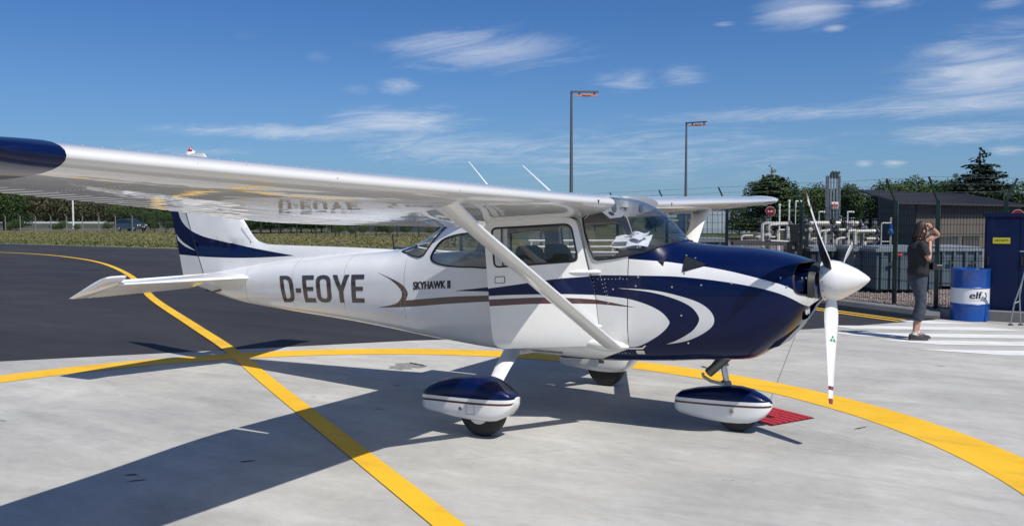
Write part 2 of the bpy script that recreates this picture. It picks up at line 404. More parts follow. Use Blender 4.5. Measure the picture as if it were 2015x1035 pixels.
crescent = spline([(.84,1.211),(1.116,1.206),(1.314,1.179),(1.512,1.129),(1.614,1.069),(1.656,1.),(1.638,.933),(1.548,.861),(1.416,.798),(1.254,.761)], 5)[:-1]+spline([(1.254,.761),(1.338,.797),(1.428,.85),(1.494,.904),(1.536,.98),(1.512,1.041),(1.452,1.094),(1.32,1.146),(1.116,1.190),(.84,1.210)], 5)[:-1]
marStripe = spline([(-1.446,.99),(-.918,1.052),(-.44,1.090),(.063,1.119),(.346,1.121),(.64,1.106),(.996,1.056)], 5)+spline([(.996,1.054),(.65,1.068),(.369,1.070),(.063,1.064),(-.261,1.043),(-.44,1.034),(-.918,.986),(-1.434,.926),(-1.854,.890)], 5)[:-1]+spline([(-1.854,.892),(-1.62,.939),(-1.53,.986),(-1.5,1.048),(-1.536,1.11),(-1.66,1.185),(-1.85,1.247)], 4)+spline([(-1.848,1.249),(-1.614,1.188),(-1.482,1.135),(-1.42,1.065),(-1.446,.995)], 4)[:-1]
def cutx(poly, x0, x1, step=.03):
    "clip an (x,z) polygon to x0..x1 (Sutherland-Hodgman), then to (x, t)"
    for s_, xx in ((1, x0), (-1, x1)):
        out = []
        for i in range(len(poly)):
            a, b = poly[i-1], poly[i]; ia, ib = s_*(a[0]-xx) >= 0, s_*(b[0]-xx) >= 0
            if ia != ib: k = (xx-a[0])/(b[0]-a[0]); out.append((xx, a[1]+k*(b[1]-a[1])))
            if ib: out.append(b)
        poly = out
        if not poly: return None
    return xz(poly, step)
door_o = rounded([(-.318,1.766),(.470,1.803),(.592,1.307),(.642,1.107),(.690,.712),(-.232,.672),(-.271,1.131)], [.08,.08,0,0,.12,.10,0])
dwin = rounded([(-.252,1.714),(.436,1.752),(.500,1.428),(-.226,1.372)], [.05,.07,.06,.05])
rwin = spline([(-1.136,1.415),(-1.118,1.475),(-1.02,1.586),(-.86,1.638),(-.66,1.664),(-.44,1.674),(-.415,1.50),(-.43,1.350),(-.62,1.341),(-.80,1.338),(-.96,1.346),(-1.09,1.372)], 3, True)
# windscreen, both sides meet at the top: polygon ends on t = 1
WSB = [(.497,1.800),(.535,1.664),(.585,1.53),(.625,1.452),(.66,1.444),(.80,1.462),(.948,1.490),(1.05,1.515),(1.15,1.556),(1.22,1.590)]
def toppoly(base, xfront, xback, grow=0.):
    p = [(x, T(x, z)*TK) for x, z in dens(base, .02, False)]
    return p+[(xfront, TK*.985), (xfront+.005, TK)]+[(xb, TK) for xb in [xfront+(xback-xfront)*k/12 for k in range(1, 13)]]
ws = toppoly(WSB, 1.245, .50)
RWB = [(-.90,1.80),(-1.06,1.661),(-1.16,1.545),(-1.235,1.440),(-1.30,1.418),(-1.40,1.425),(-1.50,1.450),(-1.62,1.462)]
rw = toppoly(RWB, -1.66, -.90)
SILL = .004
_fus = {}
paintF = [(cutx(blueField, -5.4, FW-.002), 1), (cutx(marStripe, -5.4, FW-.002), 2)]
patch('fuselage', full(-5.38, FW-.002), [xz(offs(door_o, .0025)), xz(rwin), ws, rw], paintF, [WHITE, BLUE, MAROON], both=True, thick=.02)
paintC = [(cutx(blueField, FW+.002, 2.384), 1), (cutx(blueTop, FW+.002, 2.384), 1), (cutx(crescent, FW+.002, 2.384), 3), (cutx(marStripe, FW+.002, 2.384), 2)]
inlet = spline([(2.232,1.42),(2.228,1.33),(2.246,1.235),(2.30,1.205),(2.40,1.196),(2.40,1.43),(2.33,1.452),(2.26,1.46)], 3, True)
inlet = rounded([(2.236,1.445),(2.232,1.33),(2.255,1.215),(2.40,1.19),(2.40,1.452),(2.31,1.462)], [.03,.06,.04,0,0,.03])
lamphole = rounded([(2.268,.985),(2.30,1.075),(2.40,1.17),(2.40,1.09),(2.33,1.01)], .02)
def clipx(poly, x1): return cutx(poly, 0, x1)
cowl = patch('engine_cowling', full(FW+.002, 2.385), [clipx(inlet, 2.384), clipx(lamphole, 2.384), ws], paintC, [WHITE, BLUE, MAROON, WHITE], both=True, thick=.015, grid=(.05, .04))
# the crescent begins behind the firewall joint
for sd_ in (-1, 1):
    c_ = cutx(crescent, .80, FW-.002); patch('crescent_stripe', c_, mats=WHITE, side=sd_, off=.0015)
# cowling inner skin visible in the inlet, front plate, landing light
lin = patch('inlet_lining', xz([(2.18,1.16),(2.385,1.14),(2.385,1.47),(2.18,1.49)]), mats=BLUE, both=True, off=-.06)
for sd_ in (-1, 1):
    patch('inlet_seal', clipx(inlet, 2.384), [clipx(offs(inlet, -.013), 2.383)], mats=SEAL, side=sd_, off=.003, thick=.02)
    for q in (2.29, 2.32, 2.35):
        p = Vector(S(q, T(q, 1.335))); b = MB(); b.lathe([(.008, 0), (.007, .004*sd_), (0.001, .005*sd_)], 8, c=(p.x, (abs(p.y)-.058)*sd_, p.z), axis='Y'); b.build('lining_screw', SILVER, lin)
    patch('inlet_frame', cutx([(2.345,1.19),(2.40,1.17),(2.40,1.46),(2.325,1.465),(2.338,1.40),(2.342,1.28)], 2.0, 2.384), mats=PANELM, side=sd_, off=.001, thick=.03)
    b = MB(); p = Vector(S(2.33, T(2.33, 1.06))); b.lathe([(.002, -.02), (.035, -.012), (.042, 0), (.04, .006), (.001, .012)], 16, c=(0, 0, 0), axis='X')
    b.xform(Matrix.Translation((2.272, sd_*(abs(p.y)-.075), 1.060)))
    b.build('landing_light', mat('lamp_glass', (.7, .7, .68), .08, .6, 1.), smooth=True, parent=plane)
zb, zc, zt, w_, nb_, nt_ = sec(2.385)
ring = [(-S(2.385, t/24)[1], S(2.385, t/24)[2]) for t in range(25)]; ring = ring+[(-y, z) for y, z in ring[-2:0:-1]]
def ell(cy, cz, a, b_, n=20): return [(cy+a*math.cos(2*PI*k/n), cz+b_*math.sin(2*PI*k/n)) for k in range(n)]
V2, F, R = tri2d(ring, [ell(-.225, 1.325, .075, .06), ell(.225, 1.325, .075, .06)], [], (.06, .06))
b = MB(); b.add([(2.384, y, z) for y, z in V2], F); b.build('nose_plate', BLUE, plane)
b = MB()
for t in (2.20,): b.add([(t, y*1.05, z) for y, z in ring], [tuple(range(len(ring)))])
b.build('engine_baffle', PANELM, plane)
# cabin interior
for sd_ in (-1, 1): patch('cabin_lining', full(-1.45, .60, 0.12, 1), [xz(offs(door_o, -.012)) if sd_ < 0 else xz(offs(dwin, .02)), xz(offs(rwin, .01)), [(x, y) for x, y in rw], ws], mats=BEIGE, side=sd_, off=-.035)
patch('door_frame', xz(offs(door_o, .012)), [xz(offs(door_o, -.055))], mats=WHITE2, side=-1, off=-.022, thick=.01)
# windows
def window(name, poly, side, seal=.014, off=-.004, m=GLASS, sealpoly=None):
    f = patch('window_seal', xz(offs(poly, .003)), [xz(offs(poly, -seal))], mats=SEAL, side=side, off=.0025, thick=.012)
    f.name = name+'_seal'; patch(name, xz(poly), mats=m, side=side, off=off, parent=plane); return f
door_blue = [(xz([p for p in blueField] if False else []), 1)] if False else []
def clip_poly_door(poly): return cutx(poly, -.60, .75)
for sd_ in (-1, 1):
    d = patch('cabin_door', xz(door_o), [xz(dwin)], [(clip_poly_door(blueField), 1), (clip_poly_door(marStripe), 2)], [WHITE, BLUE, MAROON], side=sd_, off=.012, thick=.035)
    patch('window_seal', xz(offs(dwin, .002)), [xz(offs(dwin, -.013))], mats=SEAL, side=sd_, off=.014, thick=.012, parent=d)
    patch('window_pane', xz(dwin), mats=GLASS, side=sd_, off=-.002, parent=d)
    patch('seam_strip', xz(offs(door_o, .008)), [xz(offs(door_o, -.004))], mats=SEAL, side=sd_, off=-.012)
    h = patch('door_handle', xz(rounded([(-.212,1.293),(-.135,1.297),(-.135,1.248),(-.212,1.244)], .010)), mats=WHITE2, side=sd_, off=.018, thick=.008, parent=d)
    patch('handle_recess', xz(rounded([(-.218,1.299),(-.129,1.303),(-.129,1.242),(-.218,1.238)], .012)), [xz(rounded([(-.212,1.293),(-.135,1.297),(-.135,1.248),(-.212,1.244)], .010))], mats=SEAL, side=sd_, off=.0135, thick=.006, parent=d)
    for zz_ in (1.338, .875):
        x0 = .42 if zz_ > 1 else .56; b = MB()
        for k in range(13):
            pass
        pts = [Vector(S(x0+.27*k/8, T(x0+.27*k/8, zz_+.004*k/8)))+Vector((0, -.012, 0)) for k in range(9)]
        if sd_ > 0: pts = [Vector((p.x, -p.y, p.z)) for p in pts]
        b.tube(pts, [.004, .012, .016, .017, .017, .017, .018, .018, .010], 10); b.build('door_hinge', WHITE2, d, smooth=True)
    if sd_ < 0:
        d.matrix_basis = Matrix.Translation((.64, -.537, 0)) @ Matrix.Rotation(math.radians(26), 4, 'Z') @ Matrix.Translation((-.64, .537, 0)); d['label'] = 'starboard cabin door standing ajar with its window'
        b = MB(); b.obox((.05, -.53, 1.775), (.02, -.70, 1.78), .02, .008); b.build('door_stay', SILVER, plane)
    patch('quarter_window_seal', xz(offs(rwin, .003)), [xz(offs(rwin, -.011))], mats=SEAL, side=sd_, off=.0025, thick=.012)
    patch('quarter_window', xz(rwin), mats=GLASS, side=sd_, off=-.004)
def ring_seal(name, poly_xt, wdt, off=.003):
    for sd_ in (-1, 1):
        e = [p for p in poly_xt if p[1] < TK*.999]; pts = []
        for x, t in e:
            n = NRM(x, t/TK); p = Vector(S(x, t/TK))+n*off; pts.append(Vector((p.x, -p.y*sd_, p.z)) if sd_ > 0 else p)
        b = MB(); b.tube(pts, wdt, 6); b.build(name, SEAL, plane, smooth=True)
ring_seal('windscreen_seal', ws, .009); ring_seal('rear_window_seal', rw, .008)
wsg = patch('windscreen', ws, mats=WSGLASS, both=True, off=-.003, grid=(.04, .04))
patch('rear_window', rw, mats=GLASS, both=True, off=-.003, grid=(.04, .04))
# seats, panel, glareshield
def cushion(b, lo, hi, bev=.05, m=0):
    b.rings([[(x, y, z) for x, y, z in rr] for rr in superbox(lo, hi)], m)
def superbox(lo, hi, n=10, e=4.):
    c = [(a+b_)/2 for a, b_ in zip(lo, hi)]; h = [(b_-a)/2 for a, b_ in zip(lo, hi)]; rings = []
    for i in range(1, n):
        ph = -PI/2+PI*i/n; cz = abs(math.cos(ph))**(2/e); sz = math.copysign(abs(math.sin(ph))**(2/e), math.sin(ph)); r = []
        for j in range(20):
            a = 2*PI*j/20; r.append((c[0]+h[0]*cz*math.copysign(abs(math.cos(a))**(2/e), math.cos(a)), c[1]+h[1]*cz*math.copysign(abs(math.sin(a))**(2/e), math.sin(a)), c[2]+h[2]*sz))
        rings.append(r)
    return rings
for yy in (-.27, .27):
    s_ = empty('front_seat', (0, 0, 0), parent=plane)
    b = MB(); cushion(b, (-.15, yy-.22, .92), (.32, yy+.22, 1.06)); b.build('seat_cushion', SEATM, s_, smooth=True)
    b = MB(); cushion(b, (-.06, yy-.235, 1.0), (.06, yy+.235, 1.55)); 
    b.v = [(x-.32*(z-1.0), y*1.0+(0), z) for x, y, z in b.v]; b.build('seat_back', SEATM, s_, smooth=True)
    b = MB(); b.box((-.1, yy-.18, .60), (.28, yy+.18, .93)); b.build('seat_base', GREYMET, s_)
b = MB(); cushion(b, (-.80, -.44, .92), (-.40, .44, 1.08)); cushion(b, (-.88, -.44, 1.0), (-.74, .44, 1.30)); b.build('rear_bench', SEATM, plane, smooth=True)
b = MB(); cushion(b, (-1.50, -.43, .9), (-.84, .43, 1.46)); b.build('baggage_cover', BEIGE2, plane, smooth=True)
b = MB(); b.box((-1.0, -.38, .66), (.90, .38, .68)); b.build('cabin_floor', PANELM, plane)
b = MB(); b.rings([[(.80+.02*k, -.46, .95), (.80, .46, .95), (.80, .46, 1.47), (.80, .40, 1.53), (.80, -.40, 1.53), (.80, -.46, 1.47)] for k in (0,)]+[[(1.20, -.46, .95), (1.20, .46, .95), (1.22, .46, 1.44), (1.24, .38, 1.50), (1.24, -.38, 1.50), (1.22, -.46, 1.44)]]); b.build('instrument_panel', PANELM, plane)
for yy, zz_ in ((.18,1.40),(.28,1.40),(.38,1.40),(.18,1.28),(.28,1.28),(.38,1.28),(-.02,1.38),(-.02,1.26)): b = MB(); b.lathe([(.001, 0), (.038, 0), (.040, -.006), (.001, -.006)], 16, c=(.795, yy, zz_), axis='X'); b.build('instrument_dial', GREYMET, plane)
for yy in (-.24, .24):
    b = MB(); b.tube([(.80, yy, 1.2), (.58, yy, 1.2)], .014, 8); b.tube([(.58, yy-.13, 1.28), (.57, yy-.12, 1.19), (.57, yy, 1.185), (.57, yy+.12, 1.19), (.58, yy+.13, 1.28)], .014, 8); b.build('control_yoke', BLACK, plane, smooth=True)
b = MB(); b.tube([(.86, 0, 1.53), (.86, 0, 1.601)], .02, 10); b.lathe([(.001, 0), (.035, 0), (.04, .03), (.035, .06), (.001, .07)], 14, c=(.86, 0, 1.60)); b.build('compass', BLACK, plane, smooth=True)
for yy in (-.23,):
    b = MB(); b.add([(.56, yy-.17, 1.90), (.56, yy+.17, 1.93), (.70, yy+.19, 1.83), (.73, yy+.02, 1.80), (.70, yy-.15, 1.79)], [(0,1,2,3,4)]); b.add([(.563, yy-.17, 1.905), (.563, yy+.17, 1.935), (.703, yy+.19, 1.835), (.733, yy+.02, 1.805), (.703, yy-.15, 1.795)], [(4,3,2,1,0)]); b.build('sun_visor', mat('visor', (.30, .29, .29), .5), plane)
# windscreen ventilator tubes
for sd_ in (-1, 1):
    b = MB(); b.lathe([(.002, 0), (.040, 0), (.042, .012), (.02, .018), (.001, .018)], 16, c=(.70, sd_*.30, 1.885), axis='X'); b.build('air_vent', GREYMET, plane, smooth=True)

# paint marks: registration, model name, badge
REG = {'D': ([[(0,0),(.30,0),(.42,.05),(.50,.16),(.53,.32),(.53,.68),(.50,.84),(.42,.95),(.30,1),(0,1)]], [[(.155,.14),(.155,.86),(.26,.86),(.34,.80),(.37,.68),(.37,.32),(.34,.20),(.26,.14)]], .53),
       '-': ([[(0,.36),(.22,.36),(.22,.53),(0,.53)]], [], .22),
       'E': ([[(0,0),(.45,0),(.45,.165),(.155,.165),(.155,.425),(.41,.425),(.41,.575),(.155,.575),(.155,.835),(.45,.835),(.45,1),(0,1)]], [], .45),
       'O': ([rounded([(0,0),(.56,0),(.56,1),(0,1)], .26, 6)], [rounded([(.155,.14),(.405,.14),(.405,.86),(.155,.86)], .13, 5)], .56),
       'Y': ([[(.215,0),(.375,0),(.375,.40),(.60,1),(.43,1),(.295,.60),(.16,1),(-.01,1),(.215,.40)]], [], .59)}
def registration(side):
    body = 'D-EOYE'; gap = .075; tw = sum(REG[c][2] for c in body)+gap*5; u0 = 0
    TL, TR, BL, BR = (-3.421,1.150), (-2.036,1.221), (-3.366,.853), (-2.031,.930)
    for c in body:
        out, hol, wd = REG[c]
        def mp_(q):
            u, v = (u0+q[0])/tw, q[1]
            if side > 0: u = 1-u
            a = (BL[0]+(BR[0]-BL[0])*u, BL[1]+(BR[1]-BL[1])*u); b_ = (TL[0]+(TR[0]-TL[0])*u, TL[1]+(TR[1]-TL[1])*u)
            return (a[0]+(b_[0]-a[0])*v, a[1]+(b_[1]-a[1])*v)
        for o_ in out:
            k = patch('registration_letter', xz([mp_(q) for q in o_]), [xz([mp_(q) for q in h]) for h in hol], mats=mat_letter, side=side, off=.002)
            k['label'] = 'dark brown letter '+c+' of the registration' if c != '-' else 'dark brown hyphen of the registration'
        u0 += wd+gap
mat_letter = mat('letter_paint', (.045, .022, .020), .35, 0, .8)
registration(-1); registration(1)
def decal_text(name, body, corners, size_off, m, side, off=.002):
    v, f = text_mesh(body, 1, offset=size_off); xs = [q[0] for q in v]; ys = [q[1] for q in v]; TL, TR, BL, BR = corners; b = MB(); vv = []
    for x, y, _ in v:
        u, h = (x-min(xs))/(max(xs)-min(xs)), (y-min(ys))/(max(ys)-min(ys))
        if side > 0: u = 1-u
        a = (BL[0]+(BR[0]-BL[0])*u, BL[1]+(BR[1]-BL[1])*u); b_ = (TL[0]+(TR[0]-TL[0])*u, TL[1]+(TR[1]-TL[1])*u); px, pz = a[0]+(b_[0]-a[0])*h, a[1]+(b_[1]-a[1])*h
        t = T(px, pz); p = Vector(S(px, t))+NRM(px, t)*off; vv.append((p.x, -p.y*side if side > 0 else p.y, p.z))
    for k_ in (-1, 0, 1): b.add([(x+k_*.0042, y+(k_*.0004)*(-1 if y < 0 else 1)*-1, z) for x, y, z in vv], f)
    return b.build(name, m, plane)
for sd_ in (-1, 1): decal_text('model_lettering', 'SKYHAWK II', ((-1.344,1.178),(-.882,1.212),(-1.344,1.100),(-.882,1.136)), .010, BLACK, sd_)
# rivets, screws, small fittings
def dome(b, p, n, r):
    u = n.orthogonal().normalized(); q = n.cross(u); k = len(b.v); 
    b.add([p+r*(u*math.cos(a*PI/3)+q*math.sin(a*PI/3)) for a in range(6)]+[p+n*r*.55], [(a, (a+1) % 6, 6) for a in range(6)])
def rivet_rows(rows, r=.0034, step=.034):
    b = MB()
    for row in rows:
        for x, z in dens(row, step, False):
            t = T(x, z); n = NRM(x, t); p = Vector(S(x, t))+n*.001
            for sd_ in (-1, 1):
                f_ = (lambda q: Vector((q.x, -q.y, q.z))) if sd_ > 0 else (lambda q: q)
                dome(b, f_(p), f_(n), r)
    return b
rows = [[(.518,1.68),(.598,1.38)],[(.60,1.38),(.655,1.0)],[(.545,1.62),(.615,1.40)],[(.655,1.40),(.88,.66)],[(.72,1.28),(.79,.95)],[(.63,1.42),(.92,1.46)],[(.66,1.28),(.92,1.29)],[(.86,1.44),(.86,1.30)],[(.70,.65),(.92,.655)],
        [(-1.45,1.36),(-1.45,.66)],[(-1.38,1.28),(-1.1,1.29)],[(-4.1,1.185),(-3.0,1.23),(-1.6,1.30)],[(-4.0,.86),(-4.0,1.2)],[(-2.38,1.36),(-2.38,.80)],[(-3.23,1.28),(-3.23,.80)],[(-3.17,1.28),(-3.17,.80)],[(-2.32,1.36),(-2.32,.80)],[(-4.1,1.10),(-3.5,1.11)],[(-1.52,1.40),(-1.52,.70)],[(-1.30,1.40),(-1.28,1.28)],[(-1.8,1.06),(-1.3,1.08)]]
rivet_rows(rows).build('rivet_rows', WHITE2, plane, smooth=True, kind='stuff')
scr = [(1.0,1.235),(1.308,1.237),(1.548,1.261),(1.788,1.283),(2.04,1.313),(2.15,1.335),(1.39,1.01),(1.44,.785),(1.02,1.31),(1.38,1.49),(1.46,1.47),(1.53,1.42),(1.4,1.35),(2.20,1.27),(.80,1.2),(2.10,1.29)]
b0 = None
for x, z in scr:
    for sd_ in (-1, 1):
        t = T(x, z); n = NRM(x, t); p = Vector(S(x, t))+n*.001
        if sd_ > 0: n = Vector((n.x, -n.y, n.z)); p = Vector((p.x, -p.y, p.z))
        if b0 is None: q = MB(); q.lathe([(.0085, 0), (.0075, .003), (.0005, .004)], 10); b0 = q.mesh('screw', SILVER, True, 40)
        o = bpy.data.objects.new('screw', b0); col.objects.link(o); o.parent = plane; o.location = p; o.rotation_euler = n.to_track_quat('Z', 'Y').to_euler()
for sd_ in (-1, 1):
    patch('cowl_louvre', xz([(1.378,1.480),(1.383,1.362),(1.572,1.419)]), mats=BLACK, side=sd_, off=.010, thick=.012)
    patch('static_plate', xz([(.985,.690),(1.055,.693),(1.058,.660),(.988,.657)]), mats=SILVER, side=sd_, off=.003)
    patch('cowl_lip', xz([(.93,.712),(1.045,.722),(1.075,.745),(1.085,.739),(1.05,.709),(.93,.699)]), mats=WHITE2, side=sd_, off=.008, thick=.008)
for sd_ in (-1, 1): patch('cowl_seam', [(FW-.003, .02*TK), (FW+.003, .02*TK)]+[(FW+.003, .04*k*TK) for k in range(1, 17)]+[(FW-.003, .04*k*TK) for k in range(16, 0, -1)], mats=SEAL, side=sd_, off=.0012)
for xs_ in (-1.47, -2.35, -3.2, -4.05):
    for sd_ in (-1, 1): patch('panel_seam', [(xs_-.0022, .02*TK), (xs_+.0022, .02*TK)]+[(xs_+.0022, .04*k*TK) for k in range(1, 24)]+[(xs_-.0022, .04*k*TK) for k in range(23, 0, -1)], mats=mat_seam if 'mat_seam' in globals() else globals().setdefault('mat_seam', mat('seam_grey', (.24,.24,.235), .6)), side=sd_, off=.0008)
# scoop and cooling flap under the chin
b = MB(); b.rings([[(2.235, -.13, .93), (2.235, .13, .93), (2.26, .13, .985), (2.26, -.13, .985)], [(2.10, -.2, .775), (2.10, .2, .775), (2.12, .2, .84), (2.12, -.2, .84)], [(1.80, -.2, .655), (1.80, .2, .655), (1.82, .2, .70), (1.82, -.2, .70)]]); b.build('air_scoop', BLUE, plane)

# ------------------------------------------------------------------ wings
def foil(x, th=.12, m_=.02, p_=.4):
    yt = 5*th*(.2969*math.sqrt(x)-.126*x-.3516*x*x+.2843*x**3-.1015*x**4)
    yc = m_/p_**2*(2*p_*x-x*x) if x < p_ else m_/(1-p_)**2*((1-2*p_)+2*p_*x-x*x)
    return yc+yt, yc-yt
#        |y|   xLE   zLE   chord  zTE  thickness
WST = [(.50,.800,1.925,1.66,1.715,.125),(.9,.785,1.932,1.645,1.725,.12),(2.55,.775,1.968,1.63,1.765,.12),(4.0,.765,2.0,1.36,1.87,.12),(5.24,.745,2.035,1.12,1.955,.12),(5.50,.735,2.045,1.06,1.97,.12)]
WF = [_pchip([q[0] for q in WST], [q[k] for q in WST]) for k in range(1, 6)]
def wpt(y, xc, up, sd_, dz=0.):
    xl, zl, c, zt_, th = [f(y) for f in WF]; a, b_ = foil(xc, th)
    return (xl-c*xc, sd_*y, zl+(zt_-zl)*xc+c*(a if up else b_)+dz)
def wloft(ys, x0, x1, sd_, nx=14, corr=0., pitch=.075):
    rings = []
    for i, y in enumerate(ys):
        dz = corr if i % 4 in (2, 3) else 0.
        us = [x0+(x1-x0)*(1-math.cos(PI/2*k/nx)) if x0 == 0 else x0+(x1-x0)*k/nx for k in range(nx+1)]
        ring = [wpt(y, u, True, sd_, -dz if 0 < k < nx else 0) for k, u in reversed(list(enumerate(us)))]+[wpt(y, u, False, sd_, dz if 0 < k < nx else 0) for k, u in list(enumerate(us))[1 if x0 == 0 else 0:]]
        rings.append(ring)
    b = MB(); b.rings(rings); return b
def lin(a, b_, n): return [a+(b_-a)*k/n for k in range(n+1)]
def cor(a, b_, n):
    q = (b_-a)/n; return [v for k in range(n) for v in (a+k*q+q*.70, a+k*q+q*.82, a+k*q+q*.90, a+(k+1)*q)][:-1]
def wing_mat():
    m = mat('wing_white', (.70, .69, .66), .3, 0, 1.); t = m.node_tree; bs = t.nodes['Principled BSDF']
    co = t.nodes.new('ShaderNodeTexCoord'); o = co.outputs['Object']
    # squashed insects and dirt specks near the leading edge
    n = t.nodes.new('ShaderNodeTexVoronoi'); n.inputs['Scale'].default_value = 15; t.links.new(o, n.inputs['Vector'])
    rnd = nnoise(t, o, 31, 2); sp_ = nmath(t, 'LESS_THAN', nmath(t, 'ADD', n.outputs['Distance'], nmath(t, 'MULTIPLY', rnd, .25)), .185)
    s_ = t.nodes.new('ShaderNodeSeparateXYZ'); t.links.new(o, s_.inputs[0]); near = nmap(t, s_.outputs[0], .45, .62)
    pick = nmath(t, 'GREATER_THAN', nnoise(t, nscale(t, o, (1, 1, 1)), 9, 1), .45)
    f = nmath(t, 'MULTIPLY', nmath(t, 'MULTIPLY', sp_, near), nmath(t, 'MULTIPLY', pick, .75))
    t.links.new(nmix(t, f, (.70, .69, .66), (.17, .14, .11)), bs.inputs['Base Color'])
    wav = nnoise(t, nscale(t, o, (1., .45, 1)), 3.2, 3); q = t.nodes.new('ShaderNodeBump'); q.inputs['Strength'].default_value = .35; q.inputs['Distance'].default_value = .010
    t.links.new(wav, q.inputs['Height']); t.links.new(q.outputs[0], bs.inputs['Normal']); t.links.new(q.outputs[0], bs.inputs['Coat Normal'])
    return m
WINGM = wing_mat()
for sd_ in (-1, 1):
    w_ = wloft(sorted(set(lin(.50, 2.55, 10)+lin(2.55, 5.24, 14))), 0, .715, sd_, 16).build('wing', WINGM, plane, smooth=True, sharp=50)
    wloft([.62]+cor(.62, 2.52, 22), .722, 1., sd_, 4, .007).build('flap', WINGM, plane, smooth=True, sharp=12)
    wloft([2.56]+cor(2.56, 5.20, 30), .722, 1., sd_, 4, .008).build('aileron', WINGM, plane, smooth=True, sharp=12)
    # tip cap: rounded, upper edge longer than the lower
    rings = []
    for i in range(13):
        f_ = i/12; y = 5.238+.30*math.sin(PI/2*f_); sc = max(.02, math.cos(PI/2*f_)**.55); xl, zl, c, zt_, th = [f(min(y, 5.5)) for f in WF]; cz = zl+.02; r = []
        for k in range(29):
            u = (1-math.cos(PI*(k/28)))/2 if True else 0
            r.append((u, True))
        us = [(1-math.cos(PI/2*k/12)) for k in range(13)]; lst = [(u, True) for u in reversed(us)]+[(u, False) for u in us[1:]]
        ring = []
        for u, up in lst:
            a, b_ = foil(u, th*1.06); zz_ = zl+(zt_-zl)*u; h = c*(a if up else b_); ring.append((xl+.006*sc-(c+.01)*(u)*(1-.10*(1-sc)) - .10*(1-sc), sd_*y, zz_+h*sc+.03*(1-sc)))
        rings.append(ring)
    b = MB(); b.rings(rings); b.build('wing_tip_cap', BLUE if sd_ < 0 else WHITE, plane, smooth=True, sharp=60)
    # inboard leading edge fairing and stall vents
    b = MB(); b.add([(.797, sd_*.86, 1.945), (.797, sd_*.82, 1.945), (.795, sd_*.83, 1.905)], [(0,1,2)]); b.v = [(x+.012, y, z) for x, y, z in b.v]; b.build('stall_vent', BLACK, plane)
    # underside details
    b = MB(); b.tube([(.30, sd_*2.1, 1.86), (.30, sd_*2.1, 1.775), (.42, sd_*2.1, 1.765)], .009, 8); b.build('vent_tube', WHITE2, plane, smooth=True)
    rv = MB()
    for xc in (.10, .30, .52, .69):
        for k in range(56):
            y = .7+k*.08; p = Vector(wpt(y, xc, False, sd_)); dome(rv, p, Vector((0, 0, -1)), .003)
            p = Vector(wpt(y, xc, True, sd_)); dome(rv, p, Vector((0, 0, 1)), .004)
    for y in (1.1, 1.9, 2.5, 3.1, 3.7, 4.3, 4.8):
        for k in range(24): dome(rv, Vector(wpt(y, .04+k*.027, False, sd_)), Vector((0, 0, -1)), .004)
    rv.build('wing_rivets', WHITE2, plane, smooth=True, kind='stuff')
    # strut: streamlined section
    A = Vector((.815, sd_*.56, .715)); B = Vector((.525, sd_*2.64, 1.927)); ax = (B-A).normalized(); rings = []
    for k in range(13):
        f_ = k/12; p = A.lerp(B, f_); ch = .155+(.10*max(0, f_-.86)/.14 if f_ > .86 else 0)+(.02*(1-f_)); th = .052+(.02*max(0, f_-.86)/.14); n_ = ax.cross(Vector((1, 0, 0))).normalized(); cdir = n_.cross(ax).normalized(); cdir = cdir if cdir.x > 0 else -cdir
        rings.append([p+cdir*(ch*(.5-(1-math.cos(2*PI*j/20))/2))+n_*(th/2*math.sin(2*PI*j/20)*(1-.35*(1-math.cos(2*PI*j/20))/2)*1.15) for j in range(20)])
    b = MB(); b.rings(rings); st = b.build('wing_strut', WHITE, plane, smooth=True, sharp=60)
    b = MB(); b.lathe([(.006, 0), (.02, .003), (.022, .006), (.001, .008)], 12, c=(0, 0, 0), axis='Y'); b.xform(Matrix.Translation((.47, sd_*2.36, 1.76))); b.build('strut_bolt', SILVER, st, smooth=True)
    rings = []
    for k in range(9):
        f_ = k/8; x = .93-.42*f_; r = math.sin(PI*min(1, max(.02, f_*.96+.02)))**.6; t = T(x, .715); c = Vector(S(x, t)); rings.append([(x, sd_*(abs(c.y)+.075*r*math.cos(a*PI/8-PI/2)), .715+.01*f_+.055*r*math.sin(a*PI/8-PI/2)) for a in range(17)])
    b = MB(); b.rings(rings, closed=True); b.build('strut_fairing', WHITE, plane, smooth=True, sharp=70)
# roof cover between the wings, aerials
b = MB()
for y0, y1 in ((-.52, .52),):
    rings = []
    for k in range(9):
        y = y0+(y1-y0)*k/8; rings.append([(.50-.004, y, 1.985+.012*(1-(2*k/8-1)**2))]+[(x, y, 1.995+.02*math.sin(PI*(x+.95)/1.5)+.012*(1-(2*k/8-1)**2)) for x in lin(.45, -.9, 10)]+[(x, y, 1.90) for x in lin(-.9, .49, 4)])
    b.rings(rings)
b.build('roof_fairing', WHITE, plane, smooth=True, sharp=50)
for (x0, z0, x1, z1, y_) in ((-.70, 2.03, -1.01, 2.36, .0), (-.06, 2.03, -.385, 2.30, .0)):
    b = MB(); b.tube([(x0, y_, z0), ((x0+x1)/2, y_, (z0+z1)/2), (x1, y_, z1)], [.009, .006, .004], 8); b.build('whip_aerial', WHITE2, plane, smooth=True)
b = MB(); b.tube([(-1.965, 0, 1.45), (-1.99, 0, 1.63)], [.011, .007], 8); b.lathe([(.02, 0), (.016, .03), (.001, .035)], 10, c=(-1.964, 0, 1.452)); b.build('tail_aerial', BLACK, plane, smooth=True)

